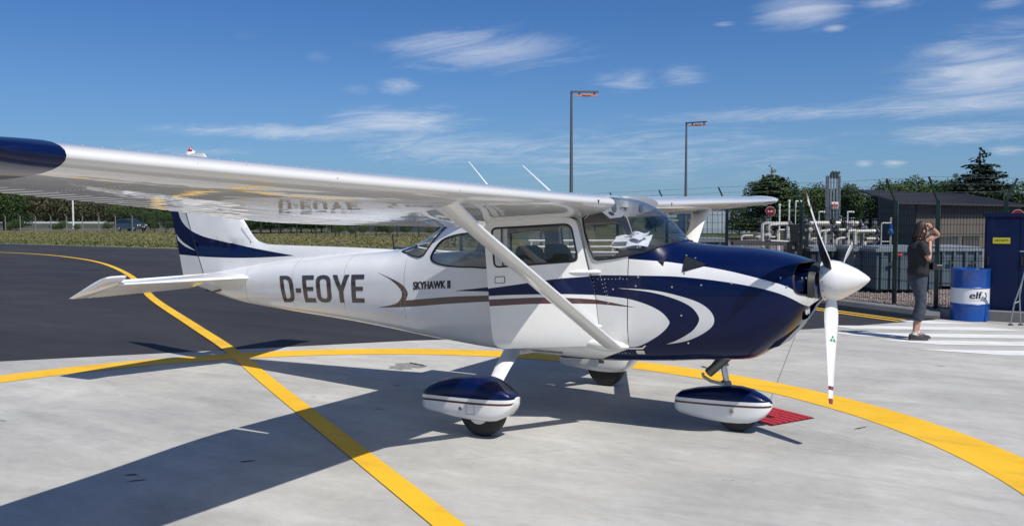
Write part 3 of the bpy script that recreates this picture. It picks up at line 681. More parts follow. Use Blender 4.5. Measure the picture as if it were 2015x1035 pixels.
# ------------------------------------------------------------------ tail
def slab(outline, thick_fn, paints, mats, name, parent=None, grid=(.07, .07), tiltfn=None):
    """vertical surface at y = 0 from an (x,z) outline, thickness from thick_fn(x,z)"""
    V2, F, R = tri2d(dens(outline, .05), [], [dens(p, .03) for p, _ in paints], grid); mi = [0]+[m for _, m in paints]
    used = sorted({i for f in F for i in f}); ix = {k: i for i, k in enumerate(used)}; b = MB(); bd = {}
    for s_ in (-1, 1):
        k0 = len(b.v); b.v += [(V2[k][0], s_*thick_fn(*V2[k]), V2[k][1]) for k in used]
        for f, r in zip(F, R):
            f = tuple(ix[i]+k0 for i in f); a, c, d = [Vector(b.v[i]) for i in f]; n = (c-a).cross(d-a)
            b.f.append(f if (n.y > 0) == (s_ > 0) else f[::-1]); b.m.append(mi[r])
            if s_ < 0:
                for i in range(3):
                    e = (f[i], f[(i+1) % 3]); bd.setdefault((min(e), max(e)), []).append((e, mi[r]))
    n_ = len(used)
    for q in bd.values():
        if len(q) == 1: (i, j), m = q[0]; b.f.append((j, i, i+n_, j+n_)); b.m.append(m)
    return b.build(name, mats, parent or plane, smooth=True, sharp=60)
def interp(pts, z):
    for (a, b_) in zip(pts, pts[1:]):
        if a[1] <= z <= b_[1]: return a[0]+(b_[0]-a[0])*(z-a[1])/max(1e-6, b_[1]-a[1])
    return pts[0][0] if z < pts[0][1] else pts[-1][0]
LEf = [(-1.80,1.462),(-2.6,1.478),(-3.40,1.485),(-3.80,1.490),(-3.93,1.505),(-4.05,1.548),(-4.17,1.665),(-4.345,1.887),(-4.62,2.22),(-4.90,2.55)]
LEs = spline(LEf, 3)
hinge = [(-4.93,1.085),(-5.02,1.30),(-5.28,1.95),(-5.53,2.57)]
TEr = [(-5.375,1.05),(-5.45,1.35),(-5.61,1.958),(-5.765,2.55)]
fin_o = LEs+[(-4.96,2.60),(-5.50,2.605)]+[(x+.006, z) for x, z in hinge[::-1]]+[(-4.6,1.13),(-4.0,1.22),(-3.0,1.36),(-2.2,1.42)]
rud_o = [(-5.535,2.57),(-5.56,2.61),(-5.72,2.61),(-5.765,2.56)]+TEr[::-1][1:]+[(-5.34,1.0),(-4.99,.985)]+[(x-.004, z) for x, z in hinge]
def finth(x, z):
    le = interp(sorted([(a, b_) for a, b_ in LEs], key=lambda q: q[1]), z) if z > 1.50 else -1.8+(-4.0+1.8)*0
    if z < 1.50: d = min(1, max(0, (1.50-z)/.09)); return .012+.035*d
    d = max(0, le-x); return .004+.045*min(1, (d/.28))**.6*(1-.25*max(0, z-1.6))
def rudth(x, z):
    h = interp(hinge, z); t = interp(TEr, z); f_ = min(1, max(0, (h-x)/max(.05, h-t))); return .046*(1-f_)*(1-.2*max(0, z-1.6))+.003
fb_up = [(-5.66,2.61),(-5.60,2.40),(-5.55,2.10),(-5.44,1.937),(-5.405,1.84),(-5.33,1.74),(-5.17,1.65),(-4.93,1.575),(-4.60,1.52),(-4.15,1.455),(-3.395,1.372)]
fb_lo = [(-3.395,1.368),(-3.9,1.338),(-4.36,1.322),(-4.9,1.322),(-5.42,1.338)]
tailblue = spline(fb_up, 4)+spline(fb_lo, 3)+[(-5.9,1.34),(-5.9,2.65)]
sliver = spline([(-5.50,1.60),(-5.36,1.50),(-5.08,1.395)], 4)+spline([(-5.08,1.395),(-5.3,1.44),(-5.46,1.515)], 3)
def clipS(poly, pred): return poly
fin = slab(fin_o, finth, [(tailblue, 1)], [WHITE, BLUE], 'vertical_fin')
rud = slab(rud_o, rudth, [(tailblue, 1), (sliver, 0)], [WHITE, BLUE], 'rudder')
b = MB()
for z0, x0, x1, z1 in ((1.50,-4.05,-4.25,1.68),): 
    for s_ in (-1, 1): b.obox((-4.10, s_*.030, 1.515), (-4.27, s_*.032, 1.69), .004, .004)
b.build('fin_crease', mat_seam, fin)  # grey bar drawn in for a plain crease of the fin skin
b = MB(); b.lathe([(.024, 0), (.023, .034), (.018, .056), (.008, .066), (.001, .068)], 14, c=(-5.20, 0, 2.615)); bc = b.build('beacon', RED, plane, smooth=True)
b = MB(); b.rings([[(x, .05*s_*math.sin(PI*k/6), 2.60+.075*math.cos(PI*(k/6-.5))*s2) for k in range(7) for s_ in (1,)] for x, s2 in ((-5.28, .3), (-5.25, .9), (-5.16, .4))], closed=False, caps=False); b.lathe([(.06, -.01), (.055, .02), (.04, .03), (.001, .03)], 14, c=(-5.2, 0, 2.595)); b.build('beacon_base', WHITE2, bc, smooth=True)
def tfoil(c, x0, x1, z0, n=8, t=.09, off=0.):
    def h(u): return c*5*t*(.2969*math.sqrt(u)-.126*u-.3516*u*u+.2843*u**3-.1036*u**4)
    return h
ST_LE = lambda y: -3.97-.50*max(0, (y-.10))/1.42*.9
HX = -4.60
for sd_ in (-1, 1):
    rings = []
    for y in lin(.04, 1.50, 8):
        le = ST_LE(y); c = (le-HX)/.58; r = []
        us = [.58*(1-math.cos(PI/2*k/8)) for k in range(9)]
        h = tfoil(c, 0, 0, 0); r = [(le-c*u, sd_*y, 1.10+h(u)) for u in us[::-1]]+[(le-c*u, sd_*y, 1.10-h(u)) for u in us[1:]]; rings.append(r)
    # rounded tip
    y = 1.515; r = [(q[0]-.01*(q[0] > HX+.1), sd_*y, 1.10+(q[2]-1.10)*.55) for q in rings[-1]]; rings.append(r)
    b = MB(); b.rings(rings); stb = b.build('stabilizer', WHITE, plane, smooth=True, sharp=60)
    # elevator drooped about the hinge line
    R20 = Matrix.Translation((HX, 0, 1.10)) @ Matrix.Rotation(math.radians(-20.5), 4, 'Y') @ Matrix.Translation((-HX, 0, -1.10))
    te = lambda y: HX-.50+.045*abs(y-1.3)
    ys = [.20]+cor(.20, 1.50, 17)+[1.5]; rings = []
    for i, y in enumerate(ys):
        c = HX-.008-te(y); z = .006 if i % 4 in (2, 3) else 0.; q = .040*(1-.1*y); r = []
        for u in (1., .75, .5, .25, 0): r.append((HX-.008-c*u, sd_*y, 1.10+q*(1-u)+.004-(z if 0 < u < 1 else 0)))
        for u in (0, .25, .5, .75, 1.): r.append((HX-.008-c*u, sd_*y, 1.10-q*(1-u)-.004+(z if 0 < u < 1 else 0)))
        rings.append(r)
    b = MB(); b.rings(rings); b.xform(R20); e = b.build('elevator', WHITE, plane, smooth=True, sharp=12)
    rings = []
    for y, s2 in ((1.502, .9), (1.53, 1), (1.66, .95), (1.71, .7), (1.728, .3)):
        c0 = HX+.255-(0 if y < 1.69 else .02); c1 = te(1.5)+(0 if y < 1.69 else .03); r = []
        us = [0, .03, .08, .18, .3, .45, .6, .8, 1.]
        h = lambda u: s2*.085*(.2969*math.sqrt(u)-.126*u-.3516*u*u+.2843*u**3-.1036*u**4)*4.2
        r = [(c0+(c1-c0)*u, sd_*y, 1.10+h(u)+.002) for u in us[::-1]]+[(c0+(c1-c0)*u, sd_*y, 1.10-h(u)-.002) for u in us]; rings.append(r)
    b = MB(); b.rings(rings); b.xform(R20); b.build('elevator_horn', WHITE, e, smooth=True, sharp=60)
b = MB(); b.tube([(-4.55, -.12, .93), (-4.70, -.14, .90)], .012, 8); b.build('elevator_rod', STEEL, plane); b = MB(); b.tube([(-4.72, 0, .875), (-4.74, 0, .80)], .006, 6); b.build('tail_tiedown', STEEL, plane)
for s_ in (-1, 1):
    b = MB()
    for (x0, z0), (x1, z1) in zip(hinge, hinge[1:]): b.obox((x0, s_*.046, z0), (x1, s_*(.046 if z1 < 2 else .038), z1), .006, .010)
    b.build('rudder_hinge_gap', SEAL, fin)
b = MB(); b.obox((-4.93, -.006, 1.09), (-4.89, -.006, .90), .012, .1); b.build('rudder_gap', SEAL, plane)

# ------------------------------------------------------------------ propeller
prop = empty('propeller', (2.452, 0, 1.302), parent=plane)
prop.rotation_euler = (0, math.radians(-3.9), math.radians(-1.4))
b = MB(); b.lathe([(.135, -.062), (.158, -.058), (.162, -.03), (.1615, .02), (.148, .075), (.118, .135), (.082, .20), (.044, .25), (.018, .280), (.002, .289)], 40, axis='X'); sp_ = b.build('spinner', WHITE, prop, smooth=True, sharp=40)
b = MB()
for k in range(14):
    a = 2*PI*k/14; dome(b, Vector((-.035, .1625*math.cos(a), .1625*math.sin(a))), Vector((0, math.cos(a), math.sin(a))), .006)
b.build('spinner_screws', STEEL, sp_)
PR = .972
TIPRED = mat('tip_red', (.17, .012, .020), .4, 0, .5)
def blade(ang):
    """starboard-up angle in degrees; front white, back black, striped tip"""
    th = math.radians(ang); spn = Vector((0, -math.cos(th), math.sin(th))); mv = Vector((0, -math.sin(th), -math.cos(th)))   # direction of travel
    rings = []; rs = [.07, .12, .16, .20, .26, .33, .42, .52, .62, .72, .80, .835, .865, .895, .93, .96, PR]; n = 16; b = MB()
    for r in rs:
        q = r/PR; be = math.radians(11+50*(1-min(1, (r-.1)/.86))**1.7) if r > .1 else math.radians(60)
        cw = .065+.065*min(1, max(0, (r-.12)/.16)) if r < .3 else .13*(1-.42*((r-.3)/.67)**1.3)
        if r >= PR: cw *= .82
        tk = .055 if r < .1 else .052*(1-q)**1.2+.008
        cd = mv*math.cos(be)+Vector((1, 0, 0))*math.sin(be); nf = Vector((1, 0, 0))*math.cos(be)-mv*math.sin(be); ring = []
        for j in range(n):
            a = 2*PI*j/n; ring.append(spn*r+cd*(cw/2*math.cos(a))+nf*(tk/2*math.sin(a)*(1 if math.sin(a) > 0 else .45)))
        rings.append(ring)
    vs = [v for r in rings for v in r]; fs = []; ms = []
    for i in range(len(rs)-1):
        rm = (rs[i]+rs[i+1])/2
        for j in range(n):
            front = j < n/2; m = 0 if front else 1
            if rm > .925: m = 2
            elif .835 < rm < .865 and front: m = 2
            fs.append((i*n+j, i*n+(j+1) % n, (i+1)*n+(j+1) % n, (i+1)*n+j)); ms.append(m)
    fs.append(tuple(range((len(rs)-1)*n, len(rs)*n))); ms.append(2)
    b.v = [tuple(v) for v in vs]; b.f = fs; b.m = ms
    o = b.build('blade', [WHITE2, BLACK, TIPRED], prop, smooth=True, sharp=60)
    # maker's triangle on the front face
    r = .47; be = math.radians(11+50*(1-min(1, (r-.1)/.86))**1.7); cd = mv*math.cos(be)+Vector((1, 0, 0))*math.sin(be); nf = Vector((1, 0, 0))*math.cos(be)-mv*math.sin(be); c = spn*r+nf*.0165
    tri = MB()
    for k in range(3):
        a = PI/2+k*2*PI/3; f_ = lambda rr, aa: c+(cd*math.cos(aa)*rr-spn*math.sin(aa)*rr)
        tri.add([f_(.038, a), f_(.018, a+.8), f_(.004, a), f_(.018, a-.8)], [(0,1,2,3)])
    tri.build('emblem', mat('emblem_green', (.02, .28, .09), .5), o)
for a in (44.7, -75.3, 164.7): blade(a)
b = MB(); b.lathe([(.10, -.12), (.10, 0), (.02, .0)], 20, c=(2.40, 0, 1.30), axis='X'); b.build('propeller_shaft_hub', STEEL, plane, smooth=True)

# ------------------------------------------------------------------ landing gear
def pant(name, stn, yc, line, wmax):
    """stn: (x, zbot, ztop, half width); stripes follow z = line(x)"""
    b = MB(); rings = []; nb2, nt2 = 8, 9
    for x, z0, z1, hw in stn:
        zl = line(x); rows = [zl-.046, zl-.028, zl]; rows = [min(max(r, z0+.004), z1-.004) for r in rows]; h = (z1-z0)/2; c = (z0+z1)/2
        zs = [z0+(rows[0]-z0)*(1-math.cos(PI/2*k/nb2)) for k in range(nb2+1)]+[rows[1], rows[2]]+[rows[2]+(z1-rows[2])*math.sin(PI/2*k/nt2) for k in range(1, nt2+1)]
        half = []
        for z in zs:
            q = min(1, abs(z-c)/h); e_ = 5. if z < c else 3.2; half.append((hw*(1-q**e_)**(1/e_), z))
        ring = [(x, yc-y, z) for y, z in half]+[(x, yc+y, z) for y, z in half[-2:0:-1]]; rings.append(ring)
    n = len(rings[0]); hn = len(zs); vs = [q for r in rings for q in r]; k0 = 0
    fs = []; ms = []
    for i in range(len(rings)-1):
        for j in range(n):
            jj = j if j < hn-1 else 2*(hn-1)-1-j
            m = 1 if jj >= nb2+2 else (2 if jj == nb2 else 0)
            fs.append((i*n+j, i*n+(j+1) % n, (i+1)*n+(j+1) % n, (i+1)*n+j)); ms.append(m)
    b.v = vs; b.f = fs+[tuple(range(n-1, -1, -1)), tuple(range((len(rings)-1)*n, len(rings)*n))]; b.m = ms+[0, 0]
    return b.build(name, [WHITE, BLUE, MAROON], plane, smooth=True, sharp=60)
MST = [(-.592,.200,.348,.080),(-.582,.185,.366,.105),(-.53,.176,.400,.118),(-.43,.168,.440,.122),(-.28,.152,.478,.137),(-.1,.144,.498,.145),(.02,.146,.500,.146),(.09,.152,.484,.142),(.15,.165,.457,.134),(.205,.198,.424,.120),(.25,.245,.397,.100),(.275,.285,.378,.075),(.288,.32,.362,.04)]
NST = [(1.178,.150,.235,.05),(1.186,.132,.262,.068),(1.23,.108,.298,.085),(1.36,.086,.334,.10),(1.50,.074,.358,.11),(1.64,.070,.376,.117),(1.74,.074,.380,.116),(1.83,.086,.364,.110),(1.90,.112,.335,.10),(1.955,.150,.308,.08),(1.99,.195,.285,.055),(2.005,.225,.262,.025)]
TYRE = [(.10, -.075), (.15, -.078), (.185, -.072), (.205, -.055), (.213, -.035), (.216, 0), (.213, .035), (.205, .055), (.185, .072), (.15, .078), (.10, .075)]
for sd_ in (-1, 1):
    lg = empty('main_gear', (0, sd_*1.25, 0), parent=plane)
    pn = pant('wheel_fairing', MST, sd_*1.25, lambda x: .338+.040*x, .14)
    mw = Matrix.Translation((0, sd_*1.25, 0)); pn.parent = lg; pn.matrix_parent_inverse = mw.inverted()
    b = MB(); b.lathe([(r*.975, h) for r, h in TYRE], 40, c=(-.055, -sd_*.03, .2085), axis='Y'); b.build('tyre', RUBBER, lg, smooth=True)
    b = MB(); b.lathe([(.02, -.05), (.10, -.055), (.102, 0), (.10, .055), (.02, .05)], 20, c=(-.055, 0, .2085), axis='Y'); b.build('wheel_rim', WHITE2, lg, smooth=True)
    b = MB(); pr = [(Vector((-.20, sd_*.44, .66)), .095, .05), (Vector((-.165, sd_*.60, .585)), .088, .034), (Vector((-.09, sd_*.85, .515)), .078, .026), (Vector((-.01, sd_*1.08, .450)), .068, .022), (Vector((.02, sd_*1.18, .41)), .063, .02), (Vector((.03, sd_*1.22, .30)), .06, .02)]
    rings = [[p+Vector((hw*math.cos(a*PI/6), th*.5*math.sin(a*PI/6)*.45*sd_, th*.5*math.sin(a*PI/6))) for a in range(12)] for p, hw, th in pr]
    b.rings([[tuple(v-Vector((0, sd_*1.25, 0))) for v in r] for r in rings]); b.build('gear_leg', WHITE2, lg, smooth=True, sharp=60)
    b = MB(); rings = []
    for k in range(7):
        f_ = k/6; p = Vector((-.17+.01*f_, sd_*(.38+.16*f_), .60-.012*f_)); r = .13*(1-.25*f_); rings.append([(p.x+r*math.cos(a*PI/6)+(.05 if math.cos(a*PI/6) > 0 else 0)*(1-f_), p.y, p.z+.005+(.038-.01*f_)*math.sin(a*PI/6)) for a in range(12)])
    b.rings(rings); b.build('leg_fairing', WHITE, plane, smooth=True, sharp=60)
    b = MB(); b.tube([(-.22, sd_*.58, .565), (-.16, sd_*.85, .50), (-.085, sd_*1.08, .435), (-.07, sd_*1.18, .38)], .006, 6); b.build('brake_line', BLACK, plane, smooth=True)
    b = MB(); b.box((-.09, sd_*1.25+(-.11 if sd_ > 0 else .05), .20), (.02, sd_*1.25+(-.05 if sd_ > 0 else .11), .30)); b.tube([(.02, sd_*1.15, .30), (.05, sd_*1.15, .36), (.06, sd_*1.16, .42)], .01, 8); b.lathe([(.02, -.03), (.05, -.03), (.05, .03), (.02, .03)], 12, c=(-.06, sd_*1.15, .27), axis='X'); b.build('brake_caliper', STEEL, plane)
    b = MB(); b.lathe([(.016, 0), (.014, sd_*.003), (.001, sd_*.004)], 12, c=(-.17, sd_*1.392, .245), axis='Y'); b.build('valve_cap', STEEL, plane)
    if sd_ < 0:
        b = MB(); q = [(.01,.36),(.075,.238),(.075,.31),(.01,.307)]; [b.obox((x0, -1.3975, z0), (x1, -1.3975, z1), .003, .003) for x0, z0, x1, z1 in ((-.11,.205,-.03,.207),(-.03,.207,-.03,.290),(-.11,.288,-.03,.290),(-.11,.205,-.11,.288))]; b.build('fairing_hatch', mat('hatch_grey', (.45,.45,.45), .6), plane)
pant('nose_wheel_fairing', NST, 0., lambda x: .264+.040*(x-1.6), .11)
b = MB(); b.lathe([(r*.84, h*.85) for r, h in TYRE], 40, c=(1.715, 0, .180), axis='Y'); b.build('nose_tyre', RUBBER, plane, smooth=True)
b = MB(); b.lathe([(.02, 0), (.02, -.004), (.001, -.005)], 12, c=(1.70, -.1175, .185), axis='Y'); b.lathe([(.008, -.006), (.001, -.007)], 8, m=1, c=(1.70, -.1175, .185), axis='Y'); b.build('axle_bolt', [mat('brass', (.5,.45,.3), .4, .6), STEEL], plane)
b = MB(); b.tube([(1.575, 0, .72), (1.59, 0, .55)], .036, 14); b.tube([(1.59, 0, .56), (1.625, 0, .38)], .026, 14, m=1); b.lathe([(.036, 0), (.036, .02), (.02, .02)], 14, c=(1.6, 0, .545)); b.lathe([(.05, 0), (.04, .03), (.02, .035)], 14, c=(1.615, 0, .385)); b.build('oleo_strut', [GREYMET, SILVER], plane, smooth=True)
b = MB(); b.obox((1.62, -.05, .395), (1.50, -.055, .410), .03, .022); b.obox((1.50, -.055, .410), (1.435, -.055, .445), .028, .020); b.obox((1.435, -.055, .445), (1.43, -.055, .475), .025, .018); b.build('torque_link', GREYMET, plane)
b = MB(); b.tube([(1.70, -.05, .69), (1.58, -.045, .575), (1.475, -.04, .475)], .040, 14); b.build('exhaust_pipe', STEEL, plane, smooth=True)
b = MB(); b.tube([(1.480, -.0403, .4798), (1.4735, -.0398, .4735)], .034, 14); b.build('exhaust_mouth', BLACK, plane)
b = MB(); b.box((1.52, -.06, .60), (1.60, .06, .70)); b.tube([(1.56, -.05, .62), (1.47, -.05, .50)], .009, 6); b.tube([(1.47, -.06, .52), (1.42, -.06, .53)], .006, 6); b.build('steering_mount', STEEL, plane)
b = MB(); b.tube([(1.16, -.05, .585), (1.16, -.05, .555)], .016, 10); b.build('drain_stub', GREYMET, plane)
# papers lying on the glareshield
def papers():
    gl = .0
    data = [(.84, -.24, 1.60, .33, .22, .12, 'creased white chart sheets lying under the windscreen behind the glass', .0), (.86, -.20, 1.645, .22, .15, -.40, 'small white booklet on top of the chart sheets under the windscreen', .02)]
    for (x, y, z, l_, w_, rz, lab, dz) in data:
        b = MB(); n = 8; vs = []
        for i in range(n+1):
            for j in range(5):
                u, v = i/n-.5, j/4-.5; vs.append((u*l_, v*w_, .012*math.sin(u*7+j*.8)+.006*math.cos(v*9)))
        fs = [(i*5+j, i*5+j+1, (i+1)*5+j+1, (i+1)*5+j) for i in range(n) for j in range(4)]
        b.add(vs, fs); k = len(b.v); b.add([(a, c, d-.006) for a, c, d in vs], [f[::-1] for f in fs])
        edge = [i for i in range(5)]+[i*5+4 for i in range(1, n+1)]+[n*5+j for j in range(3, -1, -1)]+[i*5 for i in range(n-1, 0, -1)]
        b.f += [(edge[i], edge[i]+k, edge[(i+1) % len(edge)]+k, edge[(i+1) % len(edge)]) for i in range(len(edge))]; b.m += [0]*len(edge)
        o = b.build('paper_chart' if dz == 0 else 'booklet', mat('paper', (.78, .78, .78), .7, noise=(22, .12)), None, smooth=True, sharp=30, loc=(x, y, z), label=lab, cat='paper')
        o.rotation_euler = (math.radians(24), math.radians(-2), rz)
        tx = MB()
        if dz == 0:
            for k in range(3): tx.box((-.15, -.10+.03*k, .0), (-.02, -.098+.03*k, .0125))
        else:
            for k in range(3): tx.box((-.08, -.05+.035*k, .006), (.01+.01*k, -.048+.035*k, .0135))
        tx.build('print_lines', mat('ink', (.25, .25, .27), .7), o)
papers()
# ------------------------------------------------------------------ ground and paving
def ground_mat(name, base, dark, light, sc=1., rough=.9, grain=.08, bump=.3, stretch=(1,1,1), spots=0., chips=None, streak=False):
    m = bpy.data.materials.new(name); m.use_nodes = True; t = m.node_tree; b = t.nodes['Principled BSDF']; b.inputs['Roughness'].default_value = rough; b.inputs['Specular IOR Level'].default_value = .3
    g = t.nodes.new('ShaderNodeNewGeometry'); p = g.outputs['Position']
    a = nmap(t, nnoise(t, nscale(t, p, stretch), .35*sc, 8, .68, .6), .34, .66); c = nmix(t, a, dark, light)
    rt_ = t.nodes.new('ShaderNodeMapping'); rt_.inputs['Rotation'].default_value = (0, 0, .55); rt_.inputs['Scale'].default_value = (.35, 1.5, 1); t.links.new(p, rt_.inputs[0]); f = nmap(t, nnoise(t, rt_.outputs[0], 1.7*sc, 8, .72, .5), .35, .65, .0, .75); c = nmix(t, f, c, base)
    gr = nmap(t, nnoise(t, p, 160, 2, .5), .2, .8, 1-grain*2.4, 1+grain*2.4); mm = t.nodes.new('ShaderNodeVectorMath'); mm.operation = 'SCALE'; t.links.new(c, mm.inputs[0]); t.links.new(gr, mm.inputs['Scale']); c = mm.outputs[0]
    if spots:
        v = t.nodes.new('ShaderNodeTexVoronoi'); v.inputs['Scale'].default_value = .9; t.links.new(nscale(t, p, (1, 1.6, 1)), v.inputs['Vector'])
        q = nmath(t, 'LESS_THAN', nmath(t, 'ADD', v.outputs['Distance'], nmath(t, 'MULTIPLY', nnoise(t, p, 22, 3), .16)), .135); q = nmath(t, 'MULTIPLY', q, nmap(t, nnoise(t, p, 1.3, 1), .52, .56, 0, spots)); c = nmix(t, q, c, (.09, .09, .085))
    if streak:
        for rot, sc_, an, lo, hi, am in ((.62, .9, 4.5, .36, .66, .13), (.30, 2.6, 3.0, .35, .68, .10), (0, 11., 1.3, .3, .7, .07)):
            m_ = t.nodes.new('ShaderNodeMapping'); m_.inputs['Rotation'].default_value = (0, 0, rot); m_.inputs['Scale'].default_value = (sc_/an, sc_, 1); t.links.new(p, m_.inputs[0])
            q = nmap(t, nnoise(t, m_.outputs[0], 1., 7, .68, .6), lo, hi, 1-am, 1+am); x = t.nodes.new('ShaderNodeVectorMath'); x.operation = 'SCALE'; t.links.new(c, x.inputs[0]); t.links.new(q, x.inputs['Scale']); c = x.outputs[0]
    if chips:
        q = nmap(t, nmath(t, 'ADD', nnoise(t, p, 34, 5, .8), nmath(t, 'MULTIPLY', nnoise(t, p, 1.1, 3), .35)), .80, .84); c = nmix(t, q, c, chips)
        q = nmath(t, 'MULTIPLY', nmap(t, nnoise(t, nscale(t, p, (.5, 2., 1)), 1.4, 5, .7), .5, .72), .30); c = nmix(t, q, c, (.18,.14,.06))
    t.links.new(c, b.inputs['Base Color'])
    bp = t.nodes.new('ShaderNodeBump'); bp.inputs['Strength'].default_value = bump; bp.inputs['Distance'].default_value = .004; t.links.new(nnoise(t, p, 90, 4), bp.inputs['Height']); t.links.new(bp.outputs[0], b.inputs['Normal'])
    return m
CONC = ground_mat('concrete', (.42,.411,.380), (.322,.319,.304), (.505,.494,.455), 1.3, .85, .06, .4, (1, .8, 1), .55, streak=True)
CONC2 = ground_mat('concrete_edge', (.33,.325,.315), (.27,.265,.26), (.40,.395,.385), 2.5, .9, .06, .5)
ASPH = ground_mat('asphalt', (.030,.030,.033), (.019,.019,.022), (.046,.045,.047), .8, .8, .10, .7, (.5, 1.4, 1), streak=True)
WHT = ground_mat('white_marking', (.72,.72,.70), (.60,.60,.58), (.80,.80,.78), 3., .7, .06, .3, chips=(.42,.41,.40))
JOINT = mat('joint_filler', (.20,.195,.185), .9)
GRASSG = ground_mat('grass_ground', (.125,.120,.045), (.085,.090,.030), (.17,.150,.065), .5, 1., .12, .6)
FARG = ground_mat('far_ground', (.060,.075,.028), (.035,.05,.016), (.085,.09,.038), .06, 1., .1, .3)
GRAVM = ground_mat('gravel_bed', (.17,.135,.125), (.12,.095,.088), (.24,.20,.19), 3., .95, .2, .8)
def sheet(name, poly, z, m, parent=None, kind='structure', **kw):
    b = MB(); b.add([(x, y, z) for x, y in poly], [tuple(range(len(poly)))]); o = b.build(name, m, parent, **({} if parent else dict(kind=kind)), **kw); return o
sheet('ground', [(-3000,-3000),(3000,-3000),(3000,3000),(-3000,3000)], -.06, FARG)
# asphalt taxiway, with the grass field behind it
b = MB(); b.prism([(-150,-60),(60,-60),(60,30),(2.30,9.62),(2.05,9.42),(.2,10.72),(-13.0,21.0),(-18,24.3),(-25.4,24.6),(-38.4,25.1),(-57.8,25.4),(-150,25.6)], -.058, -.008); b.build('taxiway', ASPH, kind='structure')
b = MB(); b.prism([(-150,25.68),(-57.8,25.48),(-38.4,25.18),(-25.4,24.68),(-16.5,24.2),(-14.5,40),(-20,48),(-160,98),(-260,60)], -.058, -.012); b.build('grass_field', GRASSG, kind='structure')
b = MB(); b.add([(x, y, -.007) for x, y in [(-150,25.56),(-57.8,25.36),(-38.4,25.06),(-25.4,24.56),(-25.4,24.7),(-38.4,25.2),(-57.8,25.5),(-150,25.7)]], [(0,1,6,7),(1,2,5,6),(2,3,4,5)]); b.build('taxiway_edge', CONC2, kind='structure')
# apron: concrete slabs with sawn joints
bl = lambda x: (x+7.26)/(8.12)*8.26-1.30      # apron edge y(x)
outer = [(-60,-55.0),(-7.26,-1.30),(-3.89,2.75),(.86,6.98),(1.2,7.45),(2.22,8.98),(2.48,9.35),(2.9,11.2),(9,10.8),(30,8),(60,-55)]
apron = empty('apron', (0, 0, 0)); apron['kind'] = 'structure'
sheet('joint_bed', outer, -.004, JOINT, apron)
def halfplane(poly, p, q, s):
    out = []; d = (q[0]-p[0], q[1]-p[1]); L_ = math.hypot(*d); n = (-d[1]/L_*s, d[0]/L_*s); f = lambda a: (a[0]-p[0])*n[0]+(a[1]-p[1])*n[1]-.0028
    for i in range(len(poly)):
        a, b_ = poly[i-1], poly[i]; fa, fb = f(a), f(b_)
        if (fa > 0) != (fb > 0): k = fa/(fa-fb); out.append((a[0]+(b_[0]-a[0])*k, a[1]+(b_[1]-a[1])*k))
        if fb > 0: out.append(b_)
    return out
slabs = [outer]
def cut(p, q):
    global slabs
    r = []
    for s_ in slabs:
        for k in (1, -1):
            h = halfplane(s_, p, q, k)
            if len(h) > 2: r.append(h)
    slabs = r
J1 = ((.84,6.14),(1.71,1.04)); J2 = ((2.49,.20),(3.38,-.37))
d2 = (-J2[1][0]+J2[0][0], -J2[1][1]+J2[0][1])
def shift(J, dx, dy): return ((J[0][0]+dx, J[0][1]+dy), (J[1][0]+dx, J[1][1]+dy))
cut(*shift(J2, .9, 5.9)); cut(*shift(J1, -16, -2.6)); cut(*shift(J2, -1.6, -9))
for i, s_ in enumerate(slabs):
    m_ = CONC
    sheet('slab', s_, 0., m_, apron)
YEL = ground_mat('yellow_paint', (.80,.46,.018), (.70,.39,.014), (.85,.51,.03), 3., .7, .05, .3, chips=(.42,.33,.16))
REDM = ground_mat('red_paint', (.42,.030,.040), (.34,.022,.03), (.48,.04,.05), 4., .7, .06, .3)
# wide yellow arc on the apron
cx, cy, R0, R1 = -.825, -2.745, 5.045, 5.515; b = MB(); vs = []
for k in range(121):
    a = math.radians(-40+280*k/120); vs += [(cx+R0*math.cos(a), cy+R0*math.sin(a), .004), (cx+R1*math.cos(a), cy+R1*math.sin(a), .004)]
b.add(vs, [(2*k, 2*k+1, 2*k+3, 2*k+2) for k in range(120)]); b.build('yellow_arc_marking', YEL, kind='structure')
B_ = [(-75,12.5),(-58,15.3),(-48,16.5),(-41.6,16.95),(-37,16.5),(-32,15.1),(-27.5,13.3),(-22.5,10.75),(-17.8,8.05),(-12.95,5.02),(-8.14,2.30),(-5.53,.83),(-3.12,-.65),(-.51,-2.22),(.90,-3.07),(4.,-4.95),(8,-7.3)]
cl = spline(B_, 8); vs = []
for i, p in enumerate(cl):
    a = Vector(cl[max(0, i-1)]); c = Vector(cl[min(len(cl)-1, i+1)]); d = (c-a).normalized(); n = Vector((-d.y, d.x))*.088; vs += [(p[0]+n.x, p[1]+n.y, .008), (p[0]-n.x, p[1]-n.y, .008)]
b = MB(); b.add(vs, [(2*k, 2*k+1, 2*k+3, 2*k+2) for k in range(len(cl)-1)]); b.build('yellow_guide_line', YEL, kind='structure')
# thin double line along the kerb
for (x0, y0, x1, y1) in ((.10,10.52,2.06,9.10),(.0,10.30,1.98,8.87)):
    for _ in (0,):
        d = Vector((x1-x0, y1-y0)).normalized(); n = Vector((-d.y, d.x))*.045; e = Vector((x0, y0))-d*16; f = Vector((x1, y1)); b = MB(); b.add([(e.x+n.x, e.y+n.y, -.002), (e.x-n.x, e.y-n.y, -.002), (f.x-n.x, f.y-n.y, -.002), (f.x+n.x, f.y+n.y, -.002)], [(0,1,2,3)]); b.build('yellow_edge_line', YEL, kind='structure')
